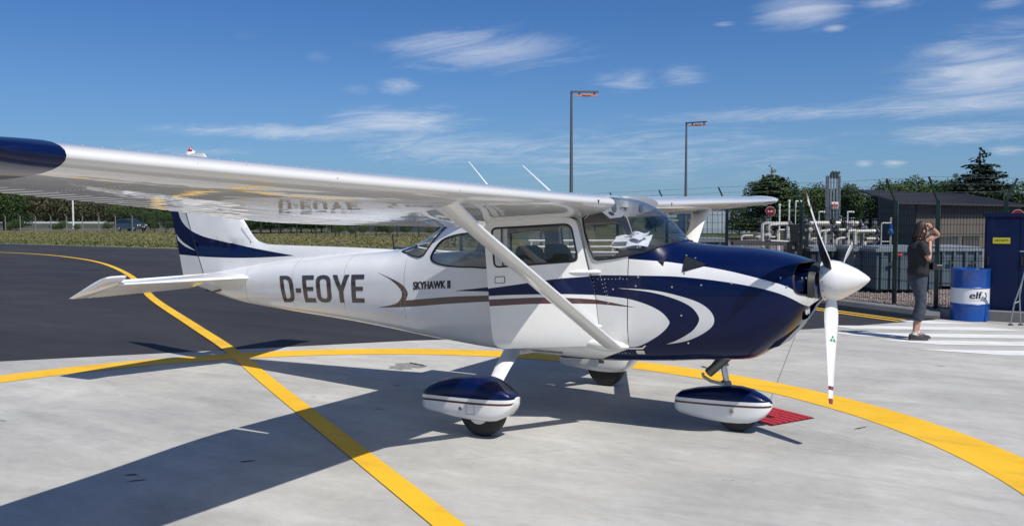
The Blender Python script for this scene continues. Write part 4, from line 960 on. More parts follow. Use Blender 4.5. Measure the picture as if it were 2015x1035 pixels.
# zebra bars
D = Vector((.912,.410)); Nn = Vector((-.410,.912))
def on(s_, off): return D*s_+Nn*off
for off, s0, s1, c0, c1 in ((7.14,5.60,6.35,.15,.35),(6.33,4.22,6.78,.15,.25),(5.47,4.05,9.5,.2,0),(4.71,4.75,9.5,.35,0),(3.84,5.10,9.5,.5,0),(3.0,6.2,9.5,.5,0)):
    h = .205; b = MB(); q = [on(s0-c0, off+h), on(s0+c0, off-h), on(s1+c1, off-h), on(s1-c1, off+h)]; b.add([(p.x, p.y, .004) for p in q], [(3,2,1,0)]); b.build('zebra_bar', WHT, kind='structure')
# red square tile field by the nose wheel with raised ribs
rt = empty('red_marking', (2.19, .78, .0), math.atan2(.25, -.46)); rt['kind'] = 'structure'
b = MB(); b.box((0, 0, .001), (.78, .55, .005)); b.build('red_base', mat('red_gap', (.05,.006,.008), .8), rt)
random.seed(3); y = .012
while y < .50:
    x = .012
    while x < .76:
        l_ = random.uniform(.10, .30); x1 = min(x+l_, .768); b_h = .060
        if random.random() < .93:
            q = MB(); q.box((x, y, .005), (x1-.014, y+b_h, .012)); q.build('rib', REDM, rt)
        x = x1
    y += .074
# small stains and chips
def blob(cx_, cy_, rx, ry, seed, m, z=.003, n=18, rz=0.):
    r = random.Random(seed); b = MB(); b.add([(cx_+rx*math.cos(2*PI*k/n)*r.uniform(.55, 1.2)*math.cos(rz)-ry*math.sin(2*PI*k/n)*math.sin(rz), cy_+ry*math.sin(2*PI*k/n)*r.uniform(.55, 1.2)*math.cos(rz)+rx*math.cos(2*PI*k/n)*math.sin(rz), z) for k in range(n)], [tuple(range(n))]); return b
STAIN = mat('stain', (.22,.22,.21), .9, noise=(8, .25)); PATCH = mat('tar_spot', (.045,.045,.045), .9)
blob(-2.62, 1.04, .22, .24, 5, STAIN, .003, 44).build('oil_stain', STAIN, kind='structure')
for i, (x, y) in enumerate(((-1.42,-.92),(-1.15,-2.75),(2.60,.62),(-1.6,-3.4),(-1.45,-3.46))):
    blob(x, y, .045+.02*(i % 3), .012+.006*(i % 2), i, PATCH, .002, 15, .6+.2*(i % 3)).build('tar_spot', PATCH, kind='structure')
b = MB(); b.add([(.836,6.14,.002),(.848,6.14,.002),(1.716,1.04,.002),(1.706,1.04,.002)], [(3,2,1,0)]); b.build('sawn_joint', JOINT, kind='structure')
# hairline pale paint drips
for (x0, y0), (x1, y1), n_ in (((2.49,.20),(3.38,-.37),7), ((.13,-1.95),(.86,-1.10),6), ((1.95,.58),(2.49,.20),3)):
    for k in range(n_):
        f0, f1 = (k+.08+.1*math.sin(k*3))/n_, (k+.86+.1*math.cos(k*5))/n_; a_, c_ = Vector((x0+(x1-x0)*f0, y0+(y1-y0)*f0)), Vector((x0+(x1-x0)*f1, y0+(y1-y0)*f1)); d_ = (c_-a_).normalized(); n2 = Vector((-d_.y, d_.x))*.0035
        b = MB(); b.add([(a_.x+n2.x, a_.y+n2.y, .0025), (a_.x-n2.x, a_.y-n2.y, .0025), (c_.x-n2.x, c_.y-n2.y, .0025), (c_.x+n2.x, c_.y+n2.y, .0025)], [(0,1,2,3)]); b.build('pale_scratch', WHT, kind='structure')
# kerb of cast stones
kerb = empty('kerb', (0, 0, 0)); kerb['kind'] = 'structure'
KM = ground_mat('kerb_concrete', (.17,.17,.165), (.13,.13,.125), (.21,.21,.205), 4., .9, .1, .6)
a = Vector((2.30, 9.46)); d = Vector((-.800, .600)); n = Vector((.600, .800)); km = None
for k in range(38):
    p = a+d*k*1.0; b = MB(); l_ = .985; sec_ = [(0, -.02), (0, .05), (.035, .13), (.07, .15), (.22, .15), (.22, -.02)]
    if km is None:
        b.rings([[(x, q[0], q[1]) for q in sec_] for x in (0, l_)]); km = b.mesh('kerb_stone', KM)
    o = bpy.data.objects.new('kerb_stone', km); col.objects.link(o); o.parent = kerb; o.location = (p.x, p.y, 0); o.rotation_euler = (0, 0, math.atan2(d.y, d.x)); o.scale = (1, -1, 1)
b = MB(); b.rings([[(2.30+.28*math.sin(t)*1.0, 9.46+.0+n.y*0+r*math.cos(t)*0+q*.9, z) for q, z in ((0, 0), (.0, .06), (.05, .13), (.22, .14), (.24, 0))] for t, r in ((0, 0), (.5, 0), (1.0, 0), (1.3, 0))]); b.build('kerb_end', KM, kerb)
b = MB(); b.box((2.55, 9.62, 0), (4.2, 9.9, .17), c=(0, 0)); b.build('kerb_block', KM, kerb)
# gravel strip and yard behind the kerb
b = MB(); b.prism([(2.45,9.66),(-12.9,21.2),(-14.6,24.5),(-14.5,60),(60,60),(60,11.6),(3.0,11.3)], -.058, .02); b.build('gravel_yard', GRAVM, kind='structure')
random.seed(5); b = MB(); q = 0
while q < 5200:
    s_ = random.uniform(.3, 9.0); o_ = random.uniform(.24, 4.6); p = a+d*s_+n*o_; r = random.uniform(.012, .03); z = .02+r*.3; q += 1
    vs = [(p.x+r*random.uniform(.6, 1.3)*cx_, p.y+r*random.uniform(.6, 1.3)*cy_, z+r*cz_) for cx_, cy_, cz_ in ((1,0,0),(0,1,0),(-1,0,0),(0,-1,0),(0,0,.8))]; b.add(vs, [(0,1,4),(1,2,4),(2,3,4),(3,0,4)], random.randint(0, 2))
b.build('gravel_stones', [mat('stone_a', (.24,.17,.15), .9), mat('stone_b', (.15,.12,.115), .9), mat('stone_c', (.33,.29,.27), .9)], kind='stuff')
# ------------------------------------------------------------------ fences
def PT(u, v, depth):
    "point seen at photo pixel (u, v) at a forward depth: used once, to lay the place out"
    k = ray_dir(u, v); return Vector(CAM)+k*depth
GREEN = mat('green_coating', (.003,.022,.014), .45, 0, .3, noise=(12, .15)); WIRE = mat('green_wire', (.004,.014,.011), .6)
GALV = mat('galvanised_wire', (.35,.36,.36), .45, .6)
fa, fd = Vector((1.57, 11.72)), Vector((-.834, .552)); SPF = 2.6
fence = empty('mesh_fence', (1.57, 11.72, 0), 0, 'dark green welded mesh fence with barbed wire arms behind the kerb', 'fence')
def fp(k): return fa+fd*SPF*k
postsA = [fa+(-fd)*.97]+[fp(k) for k in range(0, 10)]
F0 = Vector((1.57, 11.72, 0))
def post_mesh(h, r, arm, sgn=1):
    b = MB(); b.box((-r, -r, 0), (r, r, h)); b.obox((0, 0, h-.05), (arm[0], arm[1], h+arm[2]), r*.8, r*.8); b.tube([(0, 0, h), (0, 0, h+.02)], r*.8, 6); return b
nrm = Vector((-.552, -.834)); pmA = post_mesh(2.10, .036, (nrm.x*.29, nrm.y*.29, .46)).mesh('fence_post', GREEN)
for i, p in enumerate(postsA):
    o = bpy.data.objects.new('fence_post', pmA); col.objects.link(o); o.parent = fence; o.location = Vector((p.x, p.y, 0))-F0
pr = Vector((3.50, 11.55)); 
b = post_mesh(2.14, .04, (.17, .06, .38)); b.build('fence_post', GREEN, fence, loc=(pr.x-F0.x, pr.y-F0.y, 0))
def panel(L_, pitch=.055, h=2.02):
    b = MB(); n = int(L_/pitch)
    for i in range(1, n):
        x = L_*i/n; b.tube([(x, 0, .06), (x, 0, h)], .0048, 3, caps=False)
    for z in [.10, .30, .50, .52, .75, .95, 1.0, 1.2, 1.42, 1.47, 1.65, 1.85, 1.99]: b.tube([(0, .004, z), (L_, .004, z)], .0050, 3, caps=False)
    return b
pm = panel(SPF).mesh('mesh_panel', WIRE)
for k in range(0, 9):
    o = bpy.data.objects.new('mesh_panel', pm); col.objects.link(o); o.parent = fence; p = fp(k); o.location = Vector((p.x, p.y, 0))-F0; o.rotation_euler = (0, 0, math.atan2(fd.y, fd.x))
def seg_panel(p, q, name='mesh_panel'):
    d = q-p; o = panel(d.length).build(name, WIRE, fence); o.location = Vector((p.x, p.y, 0))-F0; o.rotation_euler = (0, 0, math.atan2(d.y, d.x)); return o
seg_panel(fp(0), postsA[0]); seg_panel(postsA[0], pr)
for f_ in (.35, .7, 1.):
    b = MB(); pts = []
    for k in range(10, -1, -1):
        p = postsA[k]; pts.append((p.x+nrm.x*.29*f_, p.y+nrm.y*.29*f_, 2.10+.46*f_))
        if k > 0: q = postsA[k-1]; m_ = (p+q)/2; pts.append((m_.x+nrm.x*.29*f_, m_.y+nrm.y*.29*f_, 2.10+.46*f_-.02))
    pts.append((pr.x+.17*f_, pr.y+.06*f_, 2.14+.38*f_))
    pts = [Vector(p)-F0 for p in pts]; b.tube(pts, .0035, 3, caps=False)
    for i in range(len(pts)-1):
        L_ = (pts[i+1]-pts[i]).length
        for j in range(int(L_/.22)):
            c = pts[i].lerp(pts[i+1], (j+.5)/(L_/.22)); b.tube([c+Vector((0, .012, -.015)), c+Vector((0, -.012, .015))], .003, 3, caps=False)
    b.build('barbed_wire', GALV, fence)
# far fence across the field
ff = [fp(9), at(905, 60).xy, at(868, 74).xy, at(700, 80).xy, at(480, 92).xy, at(260, 112).xy, at(10, 128).xy, at(-120, 150).xy]
far_f = empty('field_fence', (0, 0, 0), 0, 'long wire fence on posts between the grass field and the road', 'fence')
GREYP = mat('grey_post', (.20,.21,.20), .8); DKP = mat('dark_post', (.03,.045,.04), .7)
fm = [post_mesh(2.0, .045, (-.05, -.25, .35)).mesh('field_fence_post', m_) for m_ in (DKP, GREYP)]
hw = MB()
for i in range(len(ff)-1):
    p, q = ff[i], ff[i+1]; n_ = max(1, round((q-p).length/(2.6 if i > 0 else 2.6)))
    for j in range(n_):
        c = p.lerp(q, j/n_)
        if i == 0 and j == 0: continue
        o = bpy.data.objects.new('field_fence_post', fm[1 if i > 4 else 0]); col.objects.link(o); o.parent = far_f; o.location = (c.x, c.y, -.03)
    for z in (.15, .45, .75, 1.05, 1.35, 1.65, 1.95, 2.15, 2.3): hw.tube([(p.x, p.y, z), (q.x, q.y, z)], .008, 3, caps=False)
hw.build('fence_wires', DKP, far_f)

# ------------------------------------------------------------------ road beyond the field, barrier wall, car, mast
ROADM = ground_mat('road_surface', (.10,.10,.10), (.08,.08,.08), (.13,.13,.13), .5, .85, .05, .3)
rd = [at(u, d).xy for u, d in ((-200, 172), (10, 146), (260, 128), (480, 106), (700, 92), (880, 86), (1010, 84))]
re_ = [at(u, d).xy for u, d in ((-200, 196), (10, 164), (260, 146), (480, 122), (700, 106), (880, 99), (1010, 97))]
b = MB(); vs = [(p.x, p.y, .004) for p in rd]+[(p.x, p.y, .004) for p in re_]; n_ = len(rd); b.add(vs, [(i, i+1, n_+i+1, n_+i) for i in range(n_-1)]); b.build('road', ROADM, kind='structure')
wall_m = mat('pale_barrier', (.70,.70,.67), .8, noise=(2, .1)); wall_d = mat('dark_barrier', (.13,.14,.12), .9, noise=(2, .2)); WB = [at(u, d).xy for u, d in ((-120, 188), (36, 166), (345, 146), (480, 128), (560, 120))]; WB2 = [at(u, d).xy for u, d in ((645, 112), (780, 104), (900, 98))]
for W_, lab in ((WB, 'pale concrete road barrier behind the parked grey car'), (WB2, 'pale concrete road barrier seen under the wing root beyond the field')):
    t = empty('barrier_wall', (W_[0].x, W_[0].y, 0), 0, lab, 'barrier')
    for i in range(len(W_)-1):
        p, q = W_[i], W_[i+1]; n_ = max(1, round((q-p).length/6))
        for j in range(n_):
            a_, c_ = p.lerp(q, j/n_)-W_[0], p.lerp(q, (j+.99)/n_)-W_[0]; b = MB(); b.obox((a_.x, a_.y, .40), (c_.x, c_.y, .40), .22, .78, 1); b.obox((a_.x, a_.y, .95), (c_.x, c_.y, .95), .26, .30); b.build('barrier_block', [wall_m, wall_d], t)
def make_car(loc, rz):
    t = empty('parked_car', loc, rz, 'dark grey compact people carrier standing behind the field fence', 'car'); paint = mat('car_paint', (.075,.085,.095), .3, .6, 1.); gl = mat('car_glass', (.012,.014,.016), .08, 0, 1.)
    prof = [(-2.15,.35),(-2.18,.75),(-2.10,1.02),(-1.95,1.15),(-1.80,1.52),(-1.5,1.60),(-.4,1.63),(.35,1.58),(.85,1.30),(1.25,1.04),(1.9,.90),(2.12,.72),(2.16,.40),(1.9,.28),(-1.9,.28)]
    rings = []
    for y, s_, dz in ((-.86, .985, 0), (-.82, 1, .0), (-.60, 1, 0), (0, 1, .01), (.60, 1, 0), (.82, 1, 0), (.86, .985, 0)):
        rings.append([(x*s_, y*(1 if z < 1.05 else 1-.22*(z-1.05)/.6), z+dz) for x, z in prof])
    b = MB(); b.rings(rings); b.build('body', paint, t, smooth=True, sharp=40)
    for s_ in (-1, 1):
        for nm, pl in (('side_window', [(-1.82,1.10),(-1.68,1.47),(-1.0,1.53),(-1.0,1.09)]), ('side_window', [(-.93,1.09),(-.93,1.53),(-.10,1.54),(-.10,1.07)]), ('side_window', [(-.03,1.07),(-.03,1.54),(.30,1.50),(.92,1.08)])):
            b = MB(); b.add([(x, s_*(.866 if z < 1.2 else .866*(1-.22*(z-1.05)/.6)+.012), z) for x, z in pl]+[(x, s_*(.84 if z < 1.2 else .84*(1-.22*(z-1.05)/.6)), z) for x, z in pl], [(0,1,2,3),(7,6,5,4),(0,4,5,1),(1,5,6,2),(2,6,7,3),(3,7,4,0)]); b.build(nm, gl, t)
        for x in (-1.32, 1.35):
            b = MB(); b.lathe([(.02, -.10), (.31, -.10), (.33, -.06), (.33, .06), (.31, .10), (.02, .10)], 24, c=(x, s_*.80, .33), axis='Y'); w_o = b.build('wheel', RUBBER, t, smooth=True); b = MB(); b.lathe([(.02, -.012), (.2, -.012), (.21, .012), (.02, .012)], 16, c=(x, s_*.905, .33), axis='Y'); b.build('rim', SILVER, w_o, smooth=True)
        b = MB(); b.box((1.98, s_*.52-.18, .72), (2.13, s_*.52+.18, .86)); b.build('headlight', mat('car_lamp', (.6,.62,.65), .15, .3, 1), t)
        b = MB(); b.box((.72, s_*.92-.08, 1.06), (.88, s_*.92+.08, 1.20)); b.build('side_mirror', paint, t)
    b = MB(); b.add([(.40,-.66,1.565),(.40,.66,1.565),(1.20,.72,1.075),(1.20,-.72,1.075),(.36,-.66,1.54),(.36,.66,1.54),(1.15,.72,1.05),(1.15,-.72,1.05)], [(0,1,2,3),(7,6,5,4),(0,4,5,1),(1,5,6,2),(2,6,7,3),(3,7,4,0)]); b.v = [(x+.03, y, z+.02) for x, y, z in b.v]; b.build('windscreen', gl, t)
    b = MB(); b.box((2.10, -.45, .38), (2.19, .45, .58)); b.build('grille', BLACK, t)
    b = MB(); b.box((2.185, -.24, .50), (2.20, .24, .60)); b.build('number_plate', WHITE2, t)
c = at(258, 124); make_car((c.x, c.y, 0), YAW*-1*0+math.atan2(RGT.y, RGT.x)-.42)
b = MB(); b.tube([(0, 0, 0), (0, 0, 6), (0, 0, 11)], [.13, .11, .08], 10); b.lathe([(.22, 0), (.22, .04), (.12, .06)], 10); c = at(144, 150); b.build('white_mast', WHITE2, smooth=True, loc=c, label='tall white mast standing by the road left of the grey car', cat='pole')

# ------------------------------------------------------------------ floodlight columns
LAMPG = mat('lamp_column', (.16,.17,.17), .45, .5, noise=(5, .1)); ORG = mat('orange_fitting', (.75,.24,.09), .5)
def lamp(u, d, H, ang, reach, lab):
    c = at(u, d); t = empty('floodlight_column', c, 0, lab, 'lamp post', 'floodlight columns beyond the fence')
    b = MB(); b.tube([(0, 0, 0), (0, 0, H*.5), (0, 0, H)], [.115, .09, .06], 12); b.build('pole', LAMPG, t, smooth=True)
    b = MB(); b.lathe([(.2, 0), (.2, .03), (.13, .05)], 12); b.build('base_plate', LAMPG, t)
    dx, dy = math.cos(ang), math.sin(ang); f = lambda s_, z: (dx*s_, dy*s_, z)
    b = MB(); b.obox(f(-.05, H-.05), f(reach, H-.05), .16, .08); b.build('head_arm', LAMPG, t)
    b = MB()
    for s_ in (.42, reach-.2): b.obox(f(s_, H-.07), f(s_, H-.26), .06, .10)
    b.obox(f(.15, H-.27), f(reach-.03, H-.27), .10, .05); b.build('luminaire_frame', ORG, t)
    b = MB(); b.obox(f(.6, H-.22), f(reach-.4, H-.22), .20, .07); b.build('luminaire', ORG, t)
    return t
ar = math.atan2(RGT.y, RGT.x)
lamp(1124, 45, 8.42, ar+.05, 1.42, 'tall grey lamp column with orange floodlight frame directly above the cabin, the nearer one')
lamp(1349, 60, 8.30, ar-.55, 1.45, 'tall grey lamp column with dark red frame farther off, above the far wing')

# ------------------------------------------------------------------ gas station plant behind the fence
PIPE = mat('cream_pipe', (.52,.51,.47), .45, 0, .2, noise=(6, .12)); DARKV = mat('valve_dark', (.05,.06,.055), .6, .2, noise=(20, .3))
PD = 25.
pw = empty('gas_pipework', PT(1560, 427, PD)*1, 0, 'cream painted gas pipes with elbows, flanges and valves behind the fence', 'pipes'); pw.location.z = 0; PW0 = pw.location.copy()
def L3(u, v, dd): return PT(u, v, dd)-PW0
def bend(pts, r=.10, k=4):
    out = [pts[0]]
    for a_, p, c_ in zip(pts, pts[1:], pts[2:]):
        u1 = (a_-p); u2 = (c_-p); rr = min(r, u1.length*.45, u2.length*.45); A = p+u1.normalized()*rr; B = p+u2.normalized()*rr
        out += [A*(1-t)**2+p*2*t*(1-t)+B*t*t for t in [j/k for j in range(k+1)]]
    return out+[pts[-1]]
def pipe(px, dd, r, rb=.12, dd2=None):
    r *= .68
    n_ = len(px); pts = [L3(u, v, dd+((dd2 or dd)-dd)*i/(n_-1)) for i, (u, v) in enumerate(px)]; pts = [Vector((p.x, p.y, max(p.z, 0))) for p in pts]; pts = bend(pts, rb)
    b = MB(); b.tube(pts, r, 10); b.build('pipe', PIPE, pw, smooth=True, sharp=50)
    for p, q in ((pts[0], pts[1]), (pts[-1], pts[-2])):
        d = (q-p).normalized(); b = MB(); b.tube([p+d*.02, p+d*.06], r*1.75, 12); b.build('flange', DARKV, pw)
G_ = 540
for px, dd, r, *o in (([(1459,530),(1459,464),(1502,464)], 27, .055), ([(1500,520),(1500,440),(1557,440)], 25, .075), ([(1512.5,478),(1512.5,443),(1556,441)], 24.5, .065),
    ([(1530,520),(1530,453),(1548,453)], 26, .06), ([(1550,520),(1550,443),(1560,443)], 25, .07), ([(1580,440.5),(1694,440.5)], 27, .13), ([(1592,520),(1592,453),(1604,453)], 25, .06),
    ([(1612,520),(1612,455),(1655,454)], 24.5, .065), ([(1623,520),(1623,454),(1668,453)], 24, .075), ([(1668,520),(1668,455),(1690,454)], 25, .075), ([(1682,530),(1682,456),(1728,455)], 23.5, .085),
    ([(1645,500),(1645,470),(1668,468)], 24, .06), ([(1596,478),(1596,470),(1625,469)], 26, .05), ([(1512,474),(1556,476)], 24, .045), ([(1500,466),(1530,467)], 26, .05), ([(1688,441),(1700,445),(1700,520)], 27, .11),
    ([(1700,470),(1728,470)], 24, .06), ([(1560,455),(1590,455)], 26, .05), ([(1654,441),(1654,425)], 27, .05), ([(1600,445),(1600,430)], 27, .045), ([(1640,520),(1640,445)], 26, .05)):
    pipe(px, dd, r, *o)
random.seed(11)
for i in range(46):
    u = random.choice([random.uniform(1583, 1600), random.uniform(1610, 1725), random.uniform(1490, 1530), random.uniform(1640, 1725)]); v = random.choice([437, 440, 452, 455, 466, 472]); p = L3(u, v+random.uniform(-3, 3), random.uniform(23.8, 27))
    b = MB(); r = random.uniform(.045, .10); b.lathe([(r*.3, -r), (r, -r*.6), (r, r*.6), (r*.3, r)], 8, c=tuple(p), axis=random.choice('XYZ'))
    b.lathe([(r*1.1, r*1.6), (r*1.1, r*1.75)], 8, c=tuple(p)); b.tube([p, p+Vector((0, 0, r*1.7))], r*.2, 6)
    b.build('valve', random.choice([DARKV, DARKV, GREYMET, PIPE]), pw, smooth=True, kind=None)
for u in (1510, 1545, 1590, 1625, 1660, 1695, 1720):
    b = MB(); p = L3(u, 480, 25.2); b.box((p.x-.04, p.y-.04, 0), (p.x+.04, p.y+.04, 1.35)); b.build('pipe_support', GREYMET, pw)
for k, (u, v0, v1, dd) in enumerate(((1585,478,482,24),)):
    b = MB(); a_, c_ = L3(1440, 479, dd), L3(1600, 480, dd); b.obox(a_, c_, .3, .10); a_, c_ = L3(1400, 474, 25), L3(1565, 477, 25); b.obox(a_, c_, .08, .05); b.build('walkway_beam', mat('beam_dark', (.07,.075,.075), .7), pw)
# vent stack with warning board
c = PT(1640, 427, 28.); c.z = 0; vs_ = empty('vent_stack', c, 0, 'three thin silver vent pipes between two square posts with a warning board', 'vent stack'); k_ = 28/FOC
rg = Vector((RGT.x, RGT.y, 0)).normalized()
for du in (-13, 9.5):
    b = MB(); p = rg*du*k_; b.box((p.x-.05, p.y-.05, 0), (p.x+.05, p.y+.05, 1.81+(427-348)*k_)); b.build('stack_post', GREYMET, vs_)
for du, top in ((-6, 339), (.0, 339.5), (6, 340)):
    b = MB(); p = rg*du*k_; zt = 1.81+(427-top)*k_; q = rg*4.5*k_; b.tube([(p.x, p.y, 0), (p.x, p.y, zt-.12), (p.x+q.x*.3, p.y+q.y*.3, zt-.05), (p.x+q.x, p.y+q.y, zt)], .030, 8); b.build('vent_pipe', mat('vent_silver', (.4,.42,.43), .35, .7), vs_, smooth=True)
    b = MB(); b.tube([(p.x, p.y, zt-.22), (p.x, p.y, zt-.12), (p.x+q.x*.3, p.y+q.y*.3, zt-.06), (p.x+q.x, p.y+q.y, zt-.01)], .046, 8); b.build('vent_cowl', DARKV, vs_, smooth=True)
b = MB(); a_ = rg*-13*k_; c_ = rg*9.5*k_; b.obox((a_.x, a_.y, 1.81+77*k_), (c_.x, c_.y, 1.81+77*k_), .03, .03); b.build('cross_tie', GREYMET, vs_)
bo = MB(); fr = -Vector((FWD.x, FWD.y, 0)).normalized()*.07; a_ = rg*-5.5*k_+fr; c_ = rg*7.5*k_+fr; bo.obox((a_.x, a_.y, 1.81+21.5*k_), (c_.x, c_.y, 1.81+21.5*k_), .012, 13*k_); wb = bo.build('warning_board', WHITE2, vs_)
RD2 = mat('warning_red', (.55,.05,.02), .6)
b = MB(); m_ = rg*1*k_+fr*1.15
for du in (-4, -2.7, 1.2, 4.2, 5.5):
    q = rg*du*k_+fr*1.2; b.tube([(q.x, q.y, 1.81+18.5*k_), (q.x, q.y, 1.81+24*k_)], .018, 4)
for zz_ in (17.5, 20, 22.5, 25): q = rg*1*k_+fr*1.2; q2 = rg*-1*k_+fr*1.2; b.obox((q.x, q.y, 1.81+zz_*k_), (q2.x, q2.y, 1.81+(zz_+1)*k_), .008, .02)
b.build('warning_print', RD2, wb)
# round prohibition signs
def disc(c, n, r, t, m, name, parent, lab=None):
    b = MB(); b.lathe([(.002, -t), (r, -t), (r, t), (.002, t)], 32); b.xform(n.to_track_quat('Z', 'Y').to_matrix().to_4x4()); o = b.build(name, m, parent); o.location = c; return o
def sign(u, v, dd, r, lab):
    c = PT(u, v, dd); g_ = Vector((c.x, c.y, 0)); t = empty('round_sign', g_, 0, lab, 'sign'); n = (Vector((CAM[0], CAM[1], 0))-g_).normalized()
    b = MB(); b.tube([(0, 0, 0), (0, 0, c.z-.1)], .028, 8); b.build('sign_post', GALV, t, smooth=True)
    z = Vector((0, 0, c.z)); rt_ = n.cross(Vector((0, 0, 1)))
    disc(z+n*.035, n, r, .006, WHITE2, 'sign_rim', t); disc(z+n*.043, n, r*.93, .004, mat('sign_red', (.33,.012,.025), .5), 'sign_face', t)
    for k in range(4):
        b = MB(); a_ = z+n*.050+rt_*(-.52+k*.265)*r; b.obox(a_+rt_*.0, a_+rt_*.21*r, .004, r*.30); b.build('white_bar', WHITE2, t)
    b = MB(); b.obox(z+n*.054+rt_*.55*r*-1*-1+Vector((0,0,-.5*r)), z+n*.054-rt_*.25*r+Vector((0,0,.62*r)), .003, .10*r); b.build('diagonal_bar', DARKV, t)
sign(1516, 416, 27., .155, 'round red sign with broken white bar above the cream pipes')
sign(2003, 423, 22., .14, 'round red sign half hidden behind the blue cabinet roof')
# small white lamp stubs among the pipes
for i, (u, v, dd, hook, lab) in enumerate(((1553,397,30,0,'thin white post right of the round red sign'), (1566,396,32,1,'white post with a bent head nearer the fence post'), (1534,405,29,0,'short white post just right of the red sign post'), (1612,417,30,1,'low white hooked post left of the vent stack'), (1668,417,30,1,'low white hooked post right of the vent stack'))):
    c = PT(u, v, dd); b = MB(); b.tube([(0, 0, 0), (0, 0, c.z)]+([(rg.x*.18, rg.y*.18, c.z+.0)] if hook else []), .03, 8); b.lathe([(.05, 0), (.05, .05), (.02, .06)], 8, c=(0, 0, c.z) if not hook else (rg.x*.18, rg.y*.18, c.z-.03)); b.build('marker_post', WHITE2, loc=(c.x, c.y, 0), smooth=True, label=lab, cat='post')
# black control cluster by the fence post
c = PT(1567, 500, 22); c.z = 0; t = empty('control_panel', c, ar, 'black control panel with round dials on a stand behind the cowling', 'control panel')
b = MB(); b.box((-.22, -.1, .70), (-.02, .1, 1.15)); b.box((-.12, -.1, .95), (.28, .1, 1.60)); b.build('panel_housing', BLACK, t)
b = MB(); b.box((-.18, -.08, 0), (-.1, .08, .7)); b.box((.1, -.08, 0), (.18, .08, .95)); b.build('panel_stand', BLACK, t)
for x, z in ((-.12, 1.0), (-.05, .86), (.05, 1.1), (.15, 1.25), (.05, 1.4), (.2, 1.45), (.12, 1.02)):
    b = MB(); b.lathe([(.002, -.115), (.04, -.115), (.045, -.10), (.002, -.10)], 12, c=(x, 0, z), axis='Y'); b.build('dial', GREYMET, t)
# blue valve on a white frame
c = PT(1752, 480, 22); c.z = 0; t = empty('standpipe', c, ar, 'white standpipe frame with a blue valve beside the tall fence post', 'standpipe')
b = MB(); b.tube(bend([Vector((-.24, 0, 0)), Vector((-.24, 0, 1.63)), Vector((0, 0, 1.63))], .05), .022, 8); b.tube([(0, 0, 0), (0, 0, 1.78)], .024, 8); b.tube([(-.24, 0, 1.15), (0, 0, 1.15)], .014, 6); b.build('pipe_frame', PIPE, t, smooth=True)
b = MB(); b.lathe([(.03, -.12), (.06, -.1), (.06, .0), (.035, .03), (.04, .16), (.02, .17)], 10, c=(0, 0, 1.45)); b.tube([(-.07, 0, 1.38), (.07, 0, 1.38)], .04, 8); b.build('valve_body', mat('valve_blue', (.01,.10,.30), .4), t, smooth=True)
# grey steel skips with hinged lids
SKIP = mat('skip_steel', (.115,.155,.18), .5, .3, noise=(3, .12)); SKIPL = mat('skip_lid', (.27,.31,.33), .45, .3, noise=(3, .1)); SKD = mat('skip_dark', (.045,.062,.078), .55, .2, noise=(3, .1))
def skip(u0, u1, dd, vtop, depth, lab, body=SKIP, ribs=5, lid=True):
    a_, c_ = PT(u0, 427, dd), PT(u1, 427, dd); L_ = (c_-a_).length; H = 1.81-(vtop+4-427)/FOC*dd; t = empty('steel_skip', (a_.x, a_.y, 0.02), math.atan2((c_-a_).y, (c_-a_).x), lab, 'skip', 'grey steel skips behind the fence')
    b = MB(); b.rings([[(.0, 0, .08), (L_, 0, .08), (L_, depth, .08), (0, depth, .08)], [(0, 0, H-.08), (L_, 0, H-.08), (L_, depth, H-.08), (0, depth, H-.08)]]); b.build('skip_body', body, t)
    for k in range(ribs):
        x = L_*(k+.5)/ribs; b = MB(); b.box((x-.03, -.045, .10), (x+.03, -.002, H-.10)); b.build('skip_rib', body, t)
    b = MB(); b.box((-.04, -.05, H-.08), (L_+.04, depth+.04, H-.005)); b.build('skip_rim', SKIPL, t)
    if lid: b = MB(); b.box((.05, .02, H-.003), (L_-.05, depth-.05, H+.03)); b.build('skip_lid', SKIPL, t)
    for x in (.15, L_-.15): b = MB(); b.box((x-.06, .1, 0), (x+.06, depth-.1, .078)); b.build('skid', SKD, t)
    for x in (.25, L_-.3): b = MB(); b.box((x, -.07, H*.62), (x+.12, -.046, H*.62+.07)); b.build('hinge', DARKV, t)
skip(1598, 1680, 21.5, 487, 1.6, 'steel skip just behind the spinner, coloured dark for its shaded side', SKD, 3)  # shaded side of the box put into the dark body colour
skip(1682, 1724, 20.5, 487, 1.4, 'narrow steel skip coloured pale as a lit end, between the dark one and the wide one', SKIPL, 2)  # sunlit end of the dark box, built apart with a pale body colour
skip(1727, 1842, 19.6, 488, 1.6, 'wide blue grey steel skip directly behind the person', SKIP, 6)
skip(1846, 1935, 20.6, 487, 1.5, 'blue grey steel skip behind the blue and white drum', SKIP, 4)
skip(1340, 1432, 24., 469, 1.2, 'low grey steel skip behind the far wing strut', SKIP, 3)
# small red plate on the wide skip and bright plate
b = MB(); c = PT(1766, 503, 19.5); b.box((0, 0, 0), (.12, .01, .05)); b.build('warning_plate', RD2, loc=c, rz=ar, label='small red plate fixed on the wide skip left of the person', cat='plate')
# white rails seen through the cabin
t = empty('rail_barrier', PT(1120, 427, 22).xy.to_3d(), 0, 'low white tube railing seen through the aircraft cabin windows', 'railing'); T0 = t.location.copy()
for v in (474, 486, 497):
    b = MB(); b.tube([PT(1040, v, 22)-T0, PT(1260, v, 22)-T0], .032, 8); b.build('rail', PIPE, t, smooth=True)
for u in (1045, 1100, 1155, 1205, 1255):
    b = MB(); p = PT(u, 474, 22)-T0; b.tube([(p.x, p.y, 0), (p.x, p.y, p.z)], .03, 8); b.build('rail_post', PIPE, t, smooth=True)

